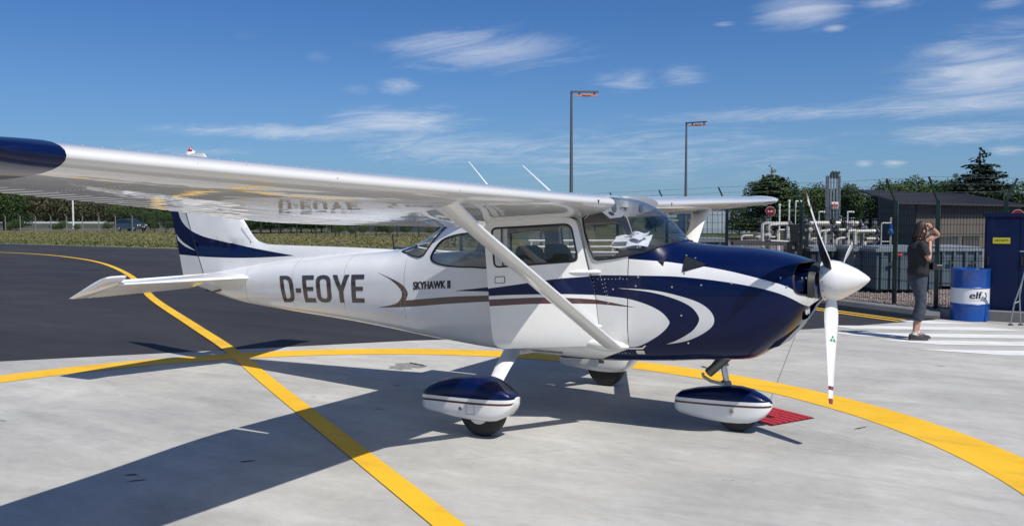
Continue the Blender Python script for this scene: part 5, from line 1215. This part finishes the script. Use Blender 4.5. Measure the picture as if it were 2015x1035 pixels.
# ------------------------------------------------------------------ low workshop building
C0 = at(1801, 45); C1 = at(2004, 58); C3 = at(1727, 56); hC, hB = 2.36, 3.20
bd = empty('workshop', C0, 0, 'low dark building with pitched sheet roof and beige corrugated front behind the skips', 'building')
D01 = (C1-C0); D03 = (C3-C0); LW = D01.length; LG = D03.length; e1 = D01/LW; e3 = D03/LG; up = Vector((0, 0, 1))
DW = mat('dark_cladding', (.030,.032,.036), .7, noise=(1, .1)); BW = mat('beige_cladding', (.135,.12,.098), .7, noise=(1, .08)); RF = mat('dark_roof_sheet', (.028,.028,.033), .75, .0, noise=(1, .15))
n1_ = Vector((e1.y, -e1.x, 0)); n1_ = n1_ if n1_.dot(Vector((CAM[0], CAM[1], 0))-C0) > 0 else -n1_
b = MB()
def wallpts(z0, z1, off): return z0, z1
nst = 90; z0, z1 = 0, hC-.42; pts = []
for k in range(nst*2+1):
    s_ = LW*k/(nst*2); pts.append((e1*s_+n1_*(.0 if (k//1) % 2 else .05), s_))
b.add([tuple(p) for p, _ in pts]+[tuple(p+up*z1) for p, _ in pts], [(k, k+1, len(pts)+k+1, len(pts)+k) for k in range(len(pts)-1)]); b.build('beige_wall', BW, bd)
b = MB(); b.add([tuple(p) for p in (n1_*.06+up*(z1), e1*LW+n1_*.06+up*z1, e1*LW+n1_*.06+up*hC, n1_*.06+up*hC)], [(0,1,2,3)]); b.build('fascia', DW, bd)
b = MB(); b.add([tuple(p) for p in (Vector((0,0,0)), e3*LG, e3*LG+up*(hB-.05), up*(hC-.02), e1*LW, e1*LW+e3*LG, e1*LW+e3*LG+up*(hB-.05), e1*LW+up*(hC-.02))], [(0,1,2,3),(4,7,6,5),(1,5,6,2)]); b.build('side_wall', DW, bd)
a_, c_, d_, g_ = -e3*.9-e1*2.2+up*(hC-.0), e1*(LW+.5)-e3*.9+up*(hC-.03), e1*(LW+.5)+e3*(LG+1.2)+up*(hB+.1), -e1*2.2+e3*(LG+1.2)+up*(hB+.1)
b = MB(); b.add([tuple(p) for p in (a_, c_, d_, g_)]+[tuple(p+up*.10) for p in (a_, c_, d_, g_)], [(3,2,1,0),(4,5,6,7),(0,1,5,4),(1,2,6,5),(2,3,7,6),(3,0,4,7)]); b.build('roof', RF, bd)
for k in range(26):
    f_ = (k+.5)/26; p = a_.lerp(c_, f_)+up*.105; q = g_.lerp(d_, f_)+up*.105; b = MB(); b.obox(p, q, .07, .05); b.build('roof_rib', RF, bd)
for s_, wd in ((2.3, 2.6), (5.6, 2.0)):
    b = MB(); p = e1*s_+n1_*.08+up*.45; q = p+e1*wd; b.obox(p, q, .06, .6); wf = b.build('window', mat('window_dark', (.02,.03,.03), .15, 0, 1), bd)
    for j in range(4):
        b = MB(); m_ = p.lerp(q, j/3)+n1_*.04; b.obox(m_-up*.3, m_+up*.3, .04, .03); b.build('window_frame', GREYMET, wf)
c = at(1418, 95); t = empty('distant_hall', c, ar, 'pale blue sheet metal hall far behind the fence, seen under the far wing', 'building')
b = MB(); b.box((-3.2, 0, 0), (3.2, 8, 2.75)); b.build('hall_wall', mat('pale_sheet', (.42,.50,.56), .6), t)
b = MB(); b.box((-3.4, -.2, 2.752), (3.4, 8.2, 2.95)); b.build('hall_roof', GREYMET, t)
for k in range(12): b = MB(); b.box((-3.0+k*.53, -.05, .1), (-2.92+k*.53, -.003, 2.7)); b.build('cladding_rib', mat('pale_rib', (.36,.44,.50), .6), t)

# ------------------------------------------------------------------ blue cabinet, oil drum, stand
CAB = mat('cabinet_blue', (.0010,.010,.055), .5, 0, .1, noise=(5, .08), spec=.2); CABD = mat('cabinet_blue_dark', (.003,.012,.07), .5)
L0 = Vector((3.20, 10.16, 0)); cd_ = Vector((1.90, -.06, 0)).normalized(); t = empty('blue_cabinet', L0, math.atan2(cd_.y, cd_.x), 'tall navy blue steel waste cabinet with a yellow plate at the right edge', 'cabinet')
b = MB(); b.box((0, .02, .07), (2.0, 1.0, 1.80)); b.build('cabinet_body', CAB, t); b = MB(); b.box((-.03, -.02, 1.802), (2.03, 1.03, 1.86)); b.build('cabinet_roof', CAB, t)
b = MB(); b.box((.05, .05, .0), (1.95, .95, .068)); b.build('plinth', CABD, t)
for x0, x1 in ((.03, .535), (.55, 1.05), (1.065, 1.97)):
    b = MB(); b.box((x0, -.004, .16), (x1, .018, 1.77)); dr = b.build('cabinet_door', CAB, t); b = MB(); b.box((x0+.02, -.022, .95), (x0+.05, -.006, 1.10)); b.build('door_handle', BLACK, dr)
b = MB(); b.box((.0, -.002, .075), (2.0, .015, .15)); b.build('kick_plate', CABD, t)
v, f = text_mesh('DÉCHETS', .1, offset=.002); sx = max(q[0] for q in v); YP = mat('plate_yellow', (.62,.55,.02), .5)
b = MB(); b.box((.13, -.012, 1.325), (.395, -.005, 1.43)); pl = b.build('yellow_plate', YP, t)
b = MB(); k = .105/sx; b.add([(.2625+x*k, -.0128, 1.3775+y*k*1.0) for x, y, _ in v], f); b.build('plate_lettering', BLACK, pl)
dc = at(1907, 0)*0; o_, kk = Vector(CAM), ray_dir(1907, 633); s_ = -o_.z/kk.z; dc = o_+kk*s_; hv = Vector((kk.x, kk.y, 0)).normalized(); dc = Vector((dc.x, dc.y, 0))+hv*.31
DB = mat('drum_blue', (.004,.065,.30), .35, 0, .4, noise=(5, .08)); DWH = mat('drum_white', (.74,.75,.76), .4, 0, .3)
t = empty('oil_drum', dc, math.atan2(-hv.y, -hv.x), 'blue and white steel oil drum with black lettering in front of the fence', 'drum'); R_ = .305
b = MB(); b.lathe([(R_-.03, 0), (R_-.004, .0), (R_+.004, .012), (R_, .03), (R_, .28), (R_+.010, .292), (R_, .304)], 48); b.build('drum_bottom', DB, t, smooth=True)
b = MB(); b.lathe([(R_-.002, .304), (R_-.002, .568)], 48); b.build('drum_band', DWH, t, smooth=True)
b = MB(); b.lathe([(R_, .568), (R_+.010, .580), (R_, .592), (R_, .872), (R_+.007, .885), (R_+.004, .90), (R_-.010, .90), (R_-.014, .878), (.002, .874)], 48); b.build('drum_top', DB, t, smooth=True)
b = MB(); b.lathe([(.03, .874), (.03, .898), (.002, .90)], 12, c=(-.12, .1, 0)); b.build('bung', SILVER, t); b = MB(); b.lathe([(.02, .874), (.02, .895), (.002, .897)], 12, c=(.15, -.12, 0)); b.build('bung', SILVER, t)
v, f = text_mesh('elf', .20, offset=.0, shear=.1); b = MB()
def wrap(x, z, r): a = x/R_; return (r*math.cos(a), r*math.sin(a), z)
mx = max(q[0] for q in v)
[b.add([wrap(.080+q[0]*1.0+k_*.0035, .450+q[1]*.85, R_+.001+k_*.0002) for q in v], f) for k_ in (-1, 0, 1, 2)]; b.build('drum_lettering', BLACK, t)
b = MB()
for s0 in (1,):
    for j in range(14):
        a0, a1 = -2.3+j*.30, -2.3+(j+1)*.30; w0 = .010+.012*math.sin(PI*j/14); w1 = .010+.012*math.sin(PI*(j+1)/14)
        b.add([wrap(.262+(.040+w)*math.cos(a)*.8, .445+(.052+w)*math.sin(a), R_+.001) for a, w in ((a0, -w0), (a0, w0*.3), (a1, w1*.3), (a1, -w1))], [(0,1,2,3)])
b.build('drum_logo', BLACK, t)
b = MB(); b.add([wrap(-.02+.33*k/10, z, R_+.0008) for z in (.365, .369) for k in range(11)], [(k, k+1, 12+k, 11+k) for k in range(10)]); b.build('label_line', BLACK, t)
# folding stand cut by the frame
GS = mat('stand_grey', (.30,.32,.34), .4, .5); kk = PT(2012, 560, 14.); c = Vector((kk.x, kk.y, 0)); t = empty('folding_stand', c, ar, 'grey folding metal stand in front of the blue cabinet at the right edge', 'stand'); q = 14/FOC
for pts in ([(-21, 0), (-14, .37), (-4, .72), (6, 1.0)], [(-1, 0), (-5, .48), (-4, .72)], [(22, 0), (14, .40), (6, 1.0)]):
    b = MB(); b.tube([(x*q*1.05, 0 if i % 2 else -.02*i, z) for i, (x, z) in enumerate(pts)], .012, 8); b.build('stand_leg', GS, t, smooth=True)
b = MB(); b.tube([(-15*q, 0, .36), (-5*q, 0, .40)], .009, 6); b.build('brace', GS, t); b = MB(); b.box((-8*q, -.02, 1.22), (20*q, .02, 1.235)); b.tube([(6*q, 0, 1.0), (6*q, 0, 1.22)], .012, 8); b.build('stand_top', GS, t)
b = MB()
for x in (-21, -1): b.box((x*q-.03, -.03, .002), (x*q+.03, .03, .02))
b.build('rubber_feet', RUBBER, t)
# ------------------------------------------------------------------ vegetation
def leaf_mat(name, a_, b_, c_=None):
    m = bpy.data.materials.new(name); m.use_nodes = True; t = m.node_tree; bs = t.nodes['Principled BSDF']; bs.inputs['Roughness'].default_value = .65; bs.inputs['Specular IOR Level'].default_value = .25
    g = t.nodes.new('ShaderNodeNewGeometry'); co = t.nodes.new('ShaderNodeTexCoord'); n = nmap(t, nnoise(t, co.outputs['Object'], .45, 3), .35, .65)
    f = nmath(t, 'MULTIPLY', nmath(t, 'ADD', g.outputs['Random Per Island'], n), .5); t.links.new(nmix(t, f, a_, b_), bs.inputs['Base Color']); return m
LEAF = [leaf_mat('leaf_dark', (.018,.040,.012), (.060,.100,.028)), leaf_mat('leaf_mid', (.028,.055,.014), (.075,.115,.030)), leaf_mat('leaf_fir', (.008,.020,.012), (.026,.045,.024)), leaf_mat('leaf_brown', (.038,.042,.020), (.088,.082,.044)), leaf_mat('leaf_olive', (.035,.055,.016), (.10,.115,.035))]
BARK = mat('bark', (.07,.055,.04), .9, noise=(6, .3))
def crown_mesh(seed, lobes, n, size, flat=.0):
    r = random.Random(seed); b = MB(); vol = [l[3]*l[4]*l[5] for l in lobes]; tv = sum(vol); vs = []; fs = []
    for (cx_, cy_, cz_, rx, ry, rz_), v_ in zip(lobes, vol):
        for _ in range(int(n*v_/tv)):
            while True:
                d = Vector((r.gauss(0, 1), r.gauss(0, 1), r.gauss(0, 1)))
                if d.length > .01: break
            d.normalize(); q = r.uniform(.55, 1.)**.6*(1+.14*math.sin(d.x*5+seed)*math.cos(d.z*6+seed*2)+.10*r.gauss(0, 1)*.5)
            c = Vector((cx_+d.x*rx*q, cy_+d.y*ry*q, cz_+d.z*rz_*q))
            if c.z < .1: continue
            nn = (d+Vector((r.gauss(0, .7), r.gauss(0, .7), r.gauss(0, .7)+flat))).normalized(); u = nn.orthogonal().normalized(); u = (Matrix.Rotation(r.uniform(0, 6.28), 3, nn) @ u); w_ = nn.cross(u); s_ = size*r.uniform(.55, 1.25)
            k = len(vs); vs += [c-u*s_, c+w_*s_*.55+nn*s_*.15, c+u*s_, c-w_*s_*.55+nn*s_*.15]; fs.append((k, k+1, k+2, k+3))
    b.add(vs, fs); return b
def trunk_mesh(h, r, seed, limbs=6):
    q = random.Random(seed); b = MB(); pts = [Vector((0, 0, 0)), Vector((q.uniform(-.1, .1), q.uniform(-.1, .1), h*.4)), Vector((q.uniform(-.2, .2), q.uniform(-.2, .2), h*.85))]; b.tube(pts, [r, r*.7, r*.2], 8)
    for k in range(limbs):
        z = h*q.uniform(.25, .7); a = q.uniform(0, 6.28); l_ = h*q.uniform(.2, .38); b.tube([(0, 0, z), (math.cos(a)*l_*.5, math.sin(a)*l_*.5, z+l_*.35), (math.cos(a)*l_, math.sin(a)*l_, z+l_*.6)], [r*.35, r*.2, r*.05], 5)
    return b
def bushy(seed, n, size, H=1., Wd=1., nl=9):
    r = random.Random(seed); lobes = [(0, 0, H*.55, Wd*.38, Wd*.38, H*.38)]
    for k in range(nl):
        a = r.uniform(0, 6.28); q = r.uniform(.18, .36)*Wd; z = H*r.uniform(.25, .80); s_ = r.uniform(.14, .24); lobes.append((math.cos(a)*q, math.sin(a)*q, z, Wd*s_, Wd*s_, H*s_*.9))
    return crown_mesh(seed, lobes, n, size)
# unit height prototypes 6 m tall
PROT = {}
def proto(kind, seed, mi):
    k = (kind, seed, mi)
    if k not in PROT:
        if kind == 'tree': c = bushy(seed, 6500, .14, 6, 6.2, 20)
        elif kind == 'tall': c = bushy(seed, 5200, .14, 6, 3.8, 14)
        elif kind == 'shrub': c = bushy(seed, 2600, .22, 6, 9.5, 9)
        else:
            r = random.Random(seed); lobes = []
            for i in range(15):
                f_ = i/14; z = 1.0+4.9*f_; wd = 1.9*(1-f_)**.8+.12
                for j in range(7 if f_ < .85 else 2):
                    a = r.uniform(0, 6.28); l_ = wd*r.uniform(.45, 1.0); lobes.append((math.cos(a)*l_*.55, math.sin(a)*l_*.55, z+r.uniform(-.1, .1)-.1*l_, l_*.55+.08, l_*.55+.08, .10+.05*(1-f_)))
            c = crown_mesh(seed, lobes, 8500, .12, .5)
        PROT[k] = (c.mesh('crown', LEAF[mi]), trunk_mesh({'shrub': 3, 'fir': 6.8}.get(kind, 5.4), .16, seed, 0 if kind == 'fir' else 6).mesh('trunk', BARK, True))
    return PROT[k]
NAMEK = {'tree': 'leafy_tree', 'tall': 'leafy_tree', 'shrub': 'shrub', 'fir': 'conifer_tree'}
def tree(kind, seed, mi, u, d, h, lab, grp=None, wx=1., rz=None):
    cr, tr = proto(kind, seed, mi); c = at(u, d, -.05); s_ = h/6.
    t = empty(NAMEK[kind], c, rz if rz is not None else (u*.37) % 6.28, lab, 'shrub' if kind == 'shrub' else 'tree', grp)
    for nm, me in (('crown', cr), ('trunk', tr)):
        o = bpy.data.objects.new(nm, me); col.objects.link(o); o.parent = t
    t.scale = (s_*wx, s_*wx, s_); return t
def hgt(v, d, u): k = ray_dir(u); return 1.81+(427-v)/FOC*d/math.hypot(k.x, k.y)*1.0
G1 = 'trees behind the gas plant'
tree('fir', 1, 0, 1518, 72, hgt(324, 72, 1518), 'broad dark conifer rising alone behind the far wing tip', wx=1.55)
tree('tall', 2, 0, 1521, 73, hgt(336, 73, 1521), 'dark rounded crown filling in behind the lone conifer', wx=1.3)
tree('fir', 4, 2, 1929, 78, hgt(292, 78, 1929), 'tall ragged dark spruce above the workshop roof, highest of all', wx=1.5)
for (k, s_, m_, u, d, v, wx, lab) in (
    ('tree',3,1,1590,82,357,.9,'light green leafy tree behind the propeller blade'), ('tree',5,0,1455,88,402,.9,'low dark tree left of the lone conifer'), ('tree',6,0,1648,88,362,1.0,'leafy tree directly behind the vent stack'),
    ('tall',2,0,1671,80,352,.75,'slim dark tree just right of the vent stack'), ('tree',7,0,1712,92,368,1.1,'wide dark tree between vent stack and workshop'), ('tree',3,1,1755,92,350,1.0,'mid green tree behind the workshop left end'),
    ('tree',5,0,1800,94,346,1.1,'wide leafy tree behind the workshop roof, above the person'), ('tree',6,1,1846,88,353,.9,'leafy tree behind the workshop, left of the spruce'), ('tree',7,0,1893,82,336,1.0,'dark bushy tree hugging the left side of the spruce'),
    ('tree',3,0,1955,80,345,1.05,'dark bushy tree on the right side of the spruce'), ('tree',6,1,1992,105,400,1.2,'pale low tree at the right edge beyond the cabinet'), ('tree',5,1,2040,95,380,1.2,'leafy tree just outside the right edge'),
    ('tree',6,0,1570,95,384,.9,'dark tree between the lone conifer and the propeller'), ('tree',7,1,1620,98,372,1.0,'green tree behind the upper propeller blade tip'), ('tree',5,0,1418,100,404,1.2,'low dark tree above the far wing strut'),
    ('tree',3,4,1360,110,412,1.2,'low olive tree behind the far wing'), ('tree',7,0,1290,105,414,1.1,'low dark tree behind the windscreen'), ('tree',6,4,1230,115,416,1.2,'low olive tree seen through the windscreen'), ('tree',5,0,1170,110,414,1.2,'low dark tree behind the cabin roof')):
    tree(k, s_, m_, u, d, hgt(v, d, u), lab, G1, wx)
# left bank: brownish scrub with green shrubs before it
G2 = 'scrub bank beyond the road'; lab2 = 'brownish scrub bush on the bank beyond the road, seen under the wing'
random.seed(21)
for i in range(17):
    u = -70+i*27; v = 372+(u/340)*30 if u > 0 else 372; d = 195+random.uniform(-8, 8)
    tree('shrub', 8+i % 3, 3 if i % 3 else 0, u, d, hgt(v-6-random.uniform(0, 8), d, u), lab2, G2, 1.15)
for i, (u, v, m_, d, lab) in enumerate(((8,366,0,140,'dark green tree at the left frame edge below the wing tip'), (-30,360,0,140,'dark green tree just outside the left edge'), (236,396,4,138,'olive green tree behind the grey car'), (262,402,0,136,'dark green tree touching the grey car roof'), (296,412,0,134,'dark bush right of the grey car'), (330,414,0,132,'dark bush beside the rudder'))):
    tree('tree', 5+i % 3, m_, u, d, hgt(v, d, u), lab, None, 1.1)
lab3 = 'dark hedge bush between the dorsal fin and the road, below the wing'
for i in range(15):
    u = 372+i*20; tree('shrub', 8+i % 3, 0, u, 99+((i*37) % 7), hgt(408-(i % 3)*5, 102, u), lab3, 'dark hedge behind the dorsal fin', 1.0)
lab4 = 'small bush growing along the field fence'
for i, u in enumerate((-10, 20, 34, 104, 122, 150, 212, 300, 345, 668, 690, 715, 752, 768, 800, 845, 870)):
    d = 133 if u < 400 else 90; tree('shrub', 8+i % 3, i % 2, u, d, (1.0+.8*((i*7) % 5)/4)*(1 if u < 400 else .9), lab4, 'bushes along the field fence', .75)
lab5 = 'low olive bush on the rise beyond the road behind the fuselage'
for i in range(24):
    u = 640+i*24; tree('shrub', 8+i % 3, 4 if i % 2 else 1, u, 150+(i*13) % 17, hgt(421-(i % 4)*1.5, 150, u), lab5, 'low bushes beyond the road', 1.)
# grass blades on the field
random.seed(9); b = MB(); vs = []; fs = []; ms = []
for i in range(42000):
    u = random.uniform(-30, 960); d = 50+75*random.random()**1.3; c = at(u, d)
    yb = 24.7 if c.x > -26 else 25.6
    if c.y < yb or (c-Vector((CAM[0], CAM[1], 0))).length < 38: continue
    edge = c.y < yb+5; h = random.uniform(.02, .06)*(2.4 if edge and random.random() < .4 else 1); a = random.uniform(0, 6.28); wd = random.uniform(.04, .10); k = len(vs)
    vs += [(c.x-math.cos(a)*wd, c.y-math.sin(a)*wd, -.012), (c.x+math.cos(a)*wd, c.y+math.sin(a)*wd, -.012), (c.x+random.uniform(-.08, .08), c.y+random.uniform(-.08, .08), h)]; fs.append((k, k+1, k+2)); ms.append(0 if (edge and random.random() < .75) or random.random() < .2 else 1)
b.v = vs; b.f = fs; b.m = ms; b.build('field_grass', [leaf_mat('grass_green', (.060,.085,.022), (.12,.140,.045)), leaf_mat('grass_dry', (.135,.125,.048), (.20,.180,.078))], kind='stuff')
# ------------------------------------------------------------------ person shading the eyes
SKIN = mat('skin', (.50,.27,.19), .5, noise=(12, .06)); TEE = mat('black_tee', (.016,.017,.020), .85, noise=(15, .25), bump=(9, .8, .03)); JEAN = mat('jeans', (.042,.054,.074), .85, noise=(14, .3), bump=(11, .9, .03)); HAIRM = mat('brown_hair', (.022,.013,.009), .6, noise=(40, .4)); SHOE = mat('shoe_black', (.018,.018,.02), .7); SOLE = mat('shoe_sole', (.10,.10,.10), .8); SOCK = mat('sock_white', (.6,.6,.6), .9)
def skin_obj(name, pts, edges, rad, m, parent, sub=2, root=0):
    me = bpy.data.meshes.new(name); me.from_pydata(pts, edges, []); o = bpy.data.objects.new(name, me); col.objects.link(o)
    md = o.modifiers.new('s', 'SKIN'); md.use_smooth_shade = True; md.branch_smoothing = .6
    for i, r in enumerate(rad):
        sv = me.skin_vertices[0].data[i]; sv.radius = r if isinstance(r, tuple) else (r, r); sv.use_root = (i == root)
    sb = o.modifiers.new('b', 'SUBSURF'); sb.levels = sub; sb.render_levels = sub
    dg = bpy.context.evaluated_depsgraph_get(); dg.update(); nm = bpy.data.meshes.new_from_object(o.evaluated_get(dg)); bpy.data.objects.remove(o); bpy.data.meshes.remove(me)
    nm.materials.clear(); nm.materials.append(m); nm.polygons.foreach_set('use_smooth', [True]*len(nm.polygons)); nm.polygons.foreach_set('material_index', [0]*len(nm.polygons))
    o = bpy.data.objects.new(name, nm); col.objects.link(o); o.parent = parent; return o
kk = ray_dir(1802, 668); s_ = -CAM[2]/kk.z; pc = Vector(CAM)+kk*s_; pc.z = 0
per = empty('person', pc, ar, 'person in black t-shirt and rolled grey jeans shading the eyes with one hand', 'person')
# X = to the right in view (the way the person faces), -Y towards the camera
V = [(0,0,.98),(0,0,1.15),(-.005,0,1.32),(.0,0,1.42),(.02,0,1.47),(.065,0,1.53),(.078,0,1.60),(.068,0,1.665),          # 0-7 pelvis..head top
     (-.01,-.165,1.385),(.075,-.225,1.17),(.12,-.145,1.335),(.14,-.10,1.41),(.150,-.085,1.455),                           # 8-12 near arm, hand
     (.02,.165,1.40),(.385,.12,1.535),(.235,.045,1.635),(.175,.01,1.675),(.13,-.015,1.69),                                # 13-17 far arm
     (0,-.085,.90),(.020,-.10,.54),(-.075,-.11,.11),(-.01,-.115,.045),                                                       # 18-21 near leg
     (.02,.085,.90),(.10,.09,.54),(.055,.08,.11),(.13,.085,.045)]                                                         # 22-25 far leg
E_ = [(0,1),(1,2),(2,3),(3,4),(4,5),(5,6),(6,7),(2,8),(8,9),(9,10),(10,11),(11,12),(2,13),(13,14),(14,15),(15,16),(16,17),(0,18),(18,19),(19,20),(20,21),(0,22),(22,23),(23,24),(24,25)]
Rr = [.12,.11,.115,.055,.050,.072,.090,.072,.050,.040,.027,.033,.026,.050,.040,.027,.033,.026,.075,.058,.036,.034,.075,.058,.036,.034]
body = skin_obj('body', V, E_, Rr, SKIN, per)
def hand(base, dirv, side, curl, up_):
    d = Vector(dirv).normalized(); s_ = Vector(side).normalized(); n = d.cross(s_).normalized(); base = Vector(base); out = []
    for k, (off, L_) in enumerate(((-.030, .062), (-.010, .074), (.010, .070), (.028, .056))):
        p0 = base+s_*off; p1 = p0+d*L_*.45+n*curl*.010; p2 = p1+d*L_*.33+n*curl*.022; p3 = p2+d*L_*.22+n*curl*.026
        skin_obj('finger', [tuple(p0-d*.02), tuple(p0), tuple(p1), tuple(p2), tuple(p3)], [(0,1),(1,2),(2,3),(3,4)], [.009,.010,.009,.008,.006], SKIN, body, 1)
    p0 = base-d*.035-s_*.03; p1 = p0-s_*.028+d*.02; p2 = p1+d*.03-s_*.005; skin_obj('thumb', [tuple(p0), tuple(p1), tuple(p2)], [(0,1),(1,2)], [.012,.011,.008], SKIN, body, 1)
hand((.152,-.085,1.465), (.25,.05,1), (.7,-.7,0), .8, 1); hand((.118,-.02,1.695), (-1,.0,-.12), (0,-1,.1), -.5, 1)
b = MB(); b.rings([[(.145+.028*s1*math.cos(a*PI/5), s1*.0+.016*math.sin(a*PI/5), 1.572+h) for a in range(10)] for s1, h in ((.3, .022), (.8, .008), (1., -.012), (.4, -.022))]); b.build('nose', SKIN, body, smooth=True)
b = MB(); b.rings([[(.128+.012*math.cos(a*PI/5), .024*math.sin(a*PI/5), 1.527+h) for a in range(10)] for h in (-.006, .0, .006)]); b.build('mouth', mat('lips', (.35,.12,.10), .5), body, smooth=True)
for sd_ in (-1, 1):
    b = MB(); b.lathe([(.002, -.008), (.022, -.006), (.024, .004), (.002, .008)], 10, c=(.055, sd_*.087, 1.59), axis='Y'); b.build('ear', SKIN, body, smooth=True)
    b = MB(); b.rings([[(.140+.012*math.cos(a*PI/5)-.010*q*q*4, sd_*(.036+.030*q), 1.600+.022*math.sin(a*PI/5)) for a in range(10)] for q in (-1, -.5, 0, .5, 1)]); b.build('sunglass_lens', mat('lens_dark', (.01,.008,.008), .1, 0, 1), per, smooth=True)
b = MB(); b.tube([(.150,-.07,1.607),(.155,0,1.610),(.150,.07,1.607)], .004, 6); b.tube([(.145,-.072,1.607),(.06,-.092,1.603)], .004, 6); b.tube([(.145,.072,1.607),(.06,.092,1.603)], .004, 6); b.build('sunglass_frame', BLACK, per)
# hair: cap and loose strands behind
hb = MB(); rings = []
for i in range(9):
    f_ = i/8; ph = PI*.5*(1-f_)+(-.55)*f_; rings.append([(.052+.104*math.cos(ph)*math.cos(a)*(1 if math.cos(a) < .35 else .55), .094*math.cos(ph)*math.sin(a), 1.625+.118*math.sin(ph)) for a in [PI*.0+2*PI*j/20 for j in range(20)]])
hb.rings(rings); hb.build('hair_cap', HAIRM, per, smooth=True)
random.seed(4); b = MB()
for k in range(60):
    a = random.uniform(PI*.6, PI*1.4); r0 = .088; x0, y0 = .045+r0*math.cos(a), r0*math.sin(a); z1 = random.uniform(1.45, 1.54); b.tube([(x0*.8, y0*.8, 1.69), (x0-.012, y0, 1.60), (x0-.02+random.uniform(-.03, .01), y0*1.05, 1.52), (x0-.01+random.uniform(-.05, .03), y0*1.02, z1)], [.009, .011, .009, .002], 5)
for k in range(14):
    y0 = random.choice((-1, 1))*random.uniform(.085, .10); b.tube([(.06, y0*.8, 1.70), (.085, y0, 1.62), (.06+random.uniform(-.03, .02), y0*1.05, 1.54), (.03+random.uniform(-.03, .02), y0, 1.46)], [.010, .012, .010, .003], 5)
b.build('hair', HAIRM, per, smooth=True)
def shell(name, rings, m, parent=per, caps=True, closed=True):
    b = MB(); b.rings(rings, caps=caps); me = b.build(name, m, parent, smooth=True, sharp=None); return me
def oval(cx_, cy_, z, rx, ry, n=20, wob=0., ph=0.): return [(cx_+rx*math.cos(2*PI*k/n)*(1+wob*math.sin(3*2*PI*k/n+ph)), cy_+ry*math.sin(2*PI*k/n)*(1+wob*math.cos(4*2*PI*k/n+ph)), z) for k in range(n)]
shell('t_shirt', [oval(.012,0,.945,.148,.180,wob=.03), oval(.015,0,1.00,.160,.185,wob=.02,ph=1), oval(.015,0,1.10,.150,.175,wob=.02,ph=2), oval(.005,0,1.22,.145,.180,wob=.015), oval(-.01,0,1.32,.135,.192), oval(-.015,0,1.39,.105,.185), oval(-.005,0,1.43,.075,.13), oval(.008,0,1.455,.062,.070)], TEE)
def limb(name, pts, rad, m, n=14, parent=per):
    b = MB(); b.tube(pts, rad, n); return b.build(name, m, parent, smooth=True, sharp=60)
limb('sleeve', [(-.01,-.125,1.40), (-.005,-.180,1.375), (.03,-.205,1.28), (.042,-.213,1.245)], [.066,.074,.066,.068], TEE); limb('sleeve', [(.0,.125,1.40), (.05,.165,1.405), (.15,.150,1.44), (.19,.147,1.455)], [.066,.070,.062,.064], TEE)
shell('trousers_seat', [oval(.015,0,.78,.120,.165), oval(.012,0,.88,.138,.172,wob=.02), oval(.010,0,.965,.136,.168), oval(.010,0,.985,.13,.16)], JEAN)
limb('trouser_leg', [(.0,-.08,.90),(.0,-.095,.75),(.015,-.105,.58),(.0,-.108,.45),(-.025,-.11,.36),(-.040,-.11,.31),(-.045,-.11,.285)], [.110,.100,.082,.083,.088,.082,.058], JEAN)
limb('trouser_leg', [(.02,.08,.90),(.065,.09,.75),(.105,.09,.58),(.105,.088,.45),(.085,.085,.36),(.072,.082,.31),(.068,.082,.285)], [.108,.100,.082,.083,.088,.082,.058], JEAN)
def shoe(x, y, rz):
    t = empty('shoe', (x, y, 0), rz, parent=per); secs = [(-.11,.030,.085),(-.10,.038,.10),(-.05,.042,.105),(.0,.044,.098),(.05,.047,.075),(.10,.050,.060),(.145,.045,.050),(.17,.025,.040)]
    b = MB(); b.rings([[(xx, w_*math.cos(a*PI/6), .02+max(0, (h-.02))*max(0, math.sin(a*PI/6))) for a in range(12)] for xx, w_, h in secs]); b.build('upper', SHOE, t, smooth=True, sharp=70)
    b = MB(); b.rings([[(xx*1.02, -w_*1.06, 0.002), (xx*1.02, w_*1.06, 0.002), (xx*1.02, w_*1.06, .022), (xx*1.02, -w_*1.06, .022)] for xx, w_, h in secs]); b.build('sole', SOLE, t)
    b = MB()
    for k in range(4): b.tube([(.02+k*.022, -.03, .098-k*.009), (.02+k*.022, .03, .098-k*.009)], .003, 4)
    b.build('laces', SOCK, t)
shoe(-.045, -.115, -.12); shoe(.095, .085, .06)
limb('sock', [(-.077,-.11,.085), (-.073,-.11,.125)], [.043,.042], SOCK); limb('sock', [(.057,.081,.085), (.056,.08,.125)], [.043,.042], SOCK)
limb('watch', [(.232,.043,1.638), (.212,.032,1.650)], [.036,.036], BLACK)
b = MB(); b.tube([(-.095,-.115,.42),(-.098,-.12,.30),(-.10,-.12,.14)], .004, 5); b.build('dangling_cord', BLACK, per)
ct = empty('camera', pc+Vector((0, 0, 0)), ar, 'black camera with long lens hanging from a neck strap at the person\'s waist', 'camera')
b = MB(); b.box((.155, -.19, 1.035), (.215, -.055, 1.125)); b.box((.16, -.15, 1.126), (.21, -.095, 1.15)); b.build('camera_body', BLACK, ct); b = MB(); b.lathe([(.034, 0), (.036, .02), (.033, .07), (.038, .10), (.030, .102), (.002, .09)], 18, c=(.216, -.12, 1.08), axis='X'); b.build('lens', BLACK, ct, smooth=True)
b = MB(); b.tube([(.17,-.19,1.11),(.165,-.16,1.22),(.14,-.115,1.34),(.03,-.075,1.465),(-.055,0,1.475),(.03,.075,1.465),(.135,.03,1.34),(.17,-.055,1.11)], .007, 6); b.build('strap', BLACK, ct, smooth=True)
per.scale = (.93, .88, 1.); ct.scale = (.93, .88, 1.)
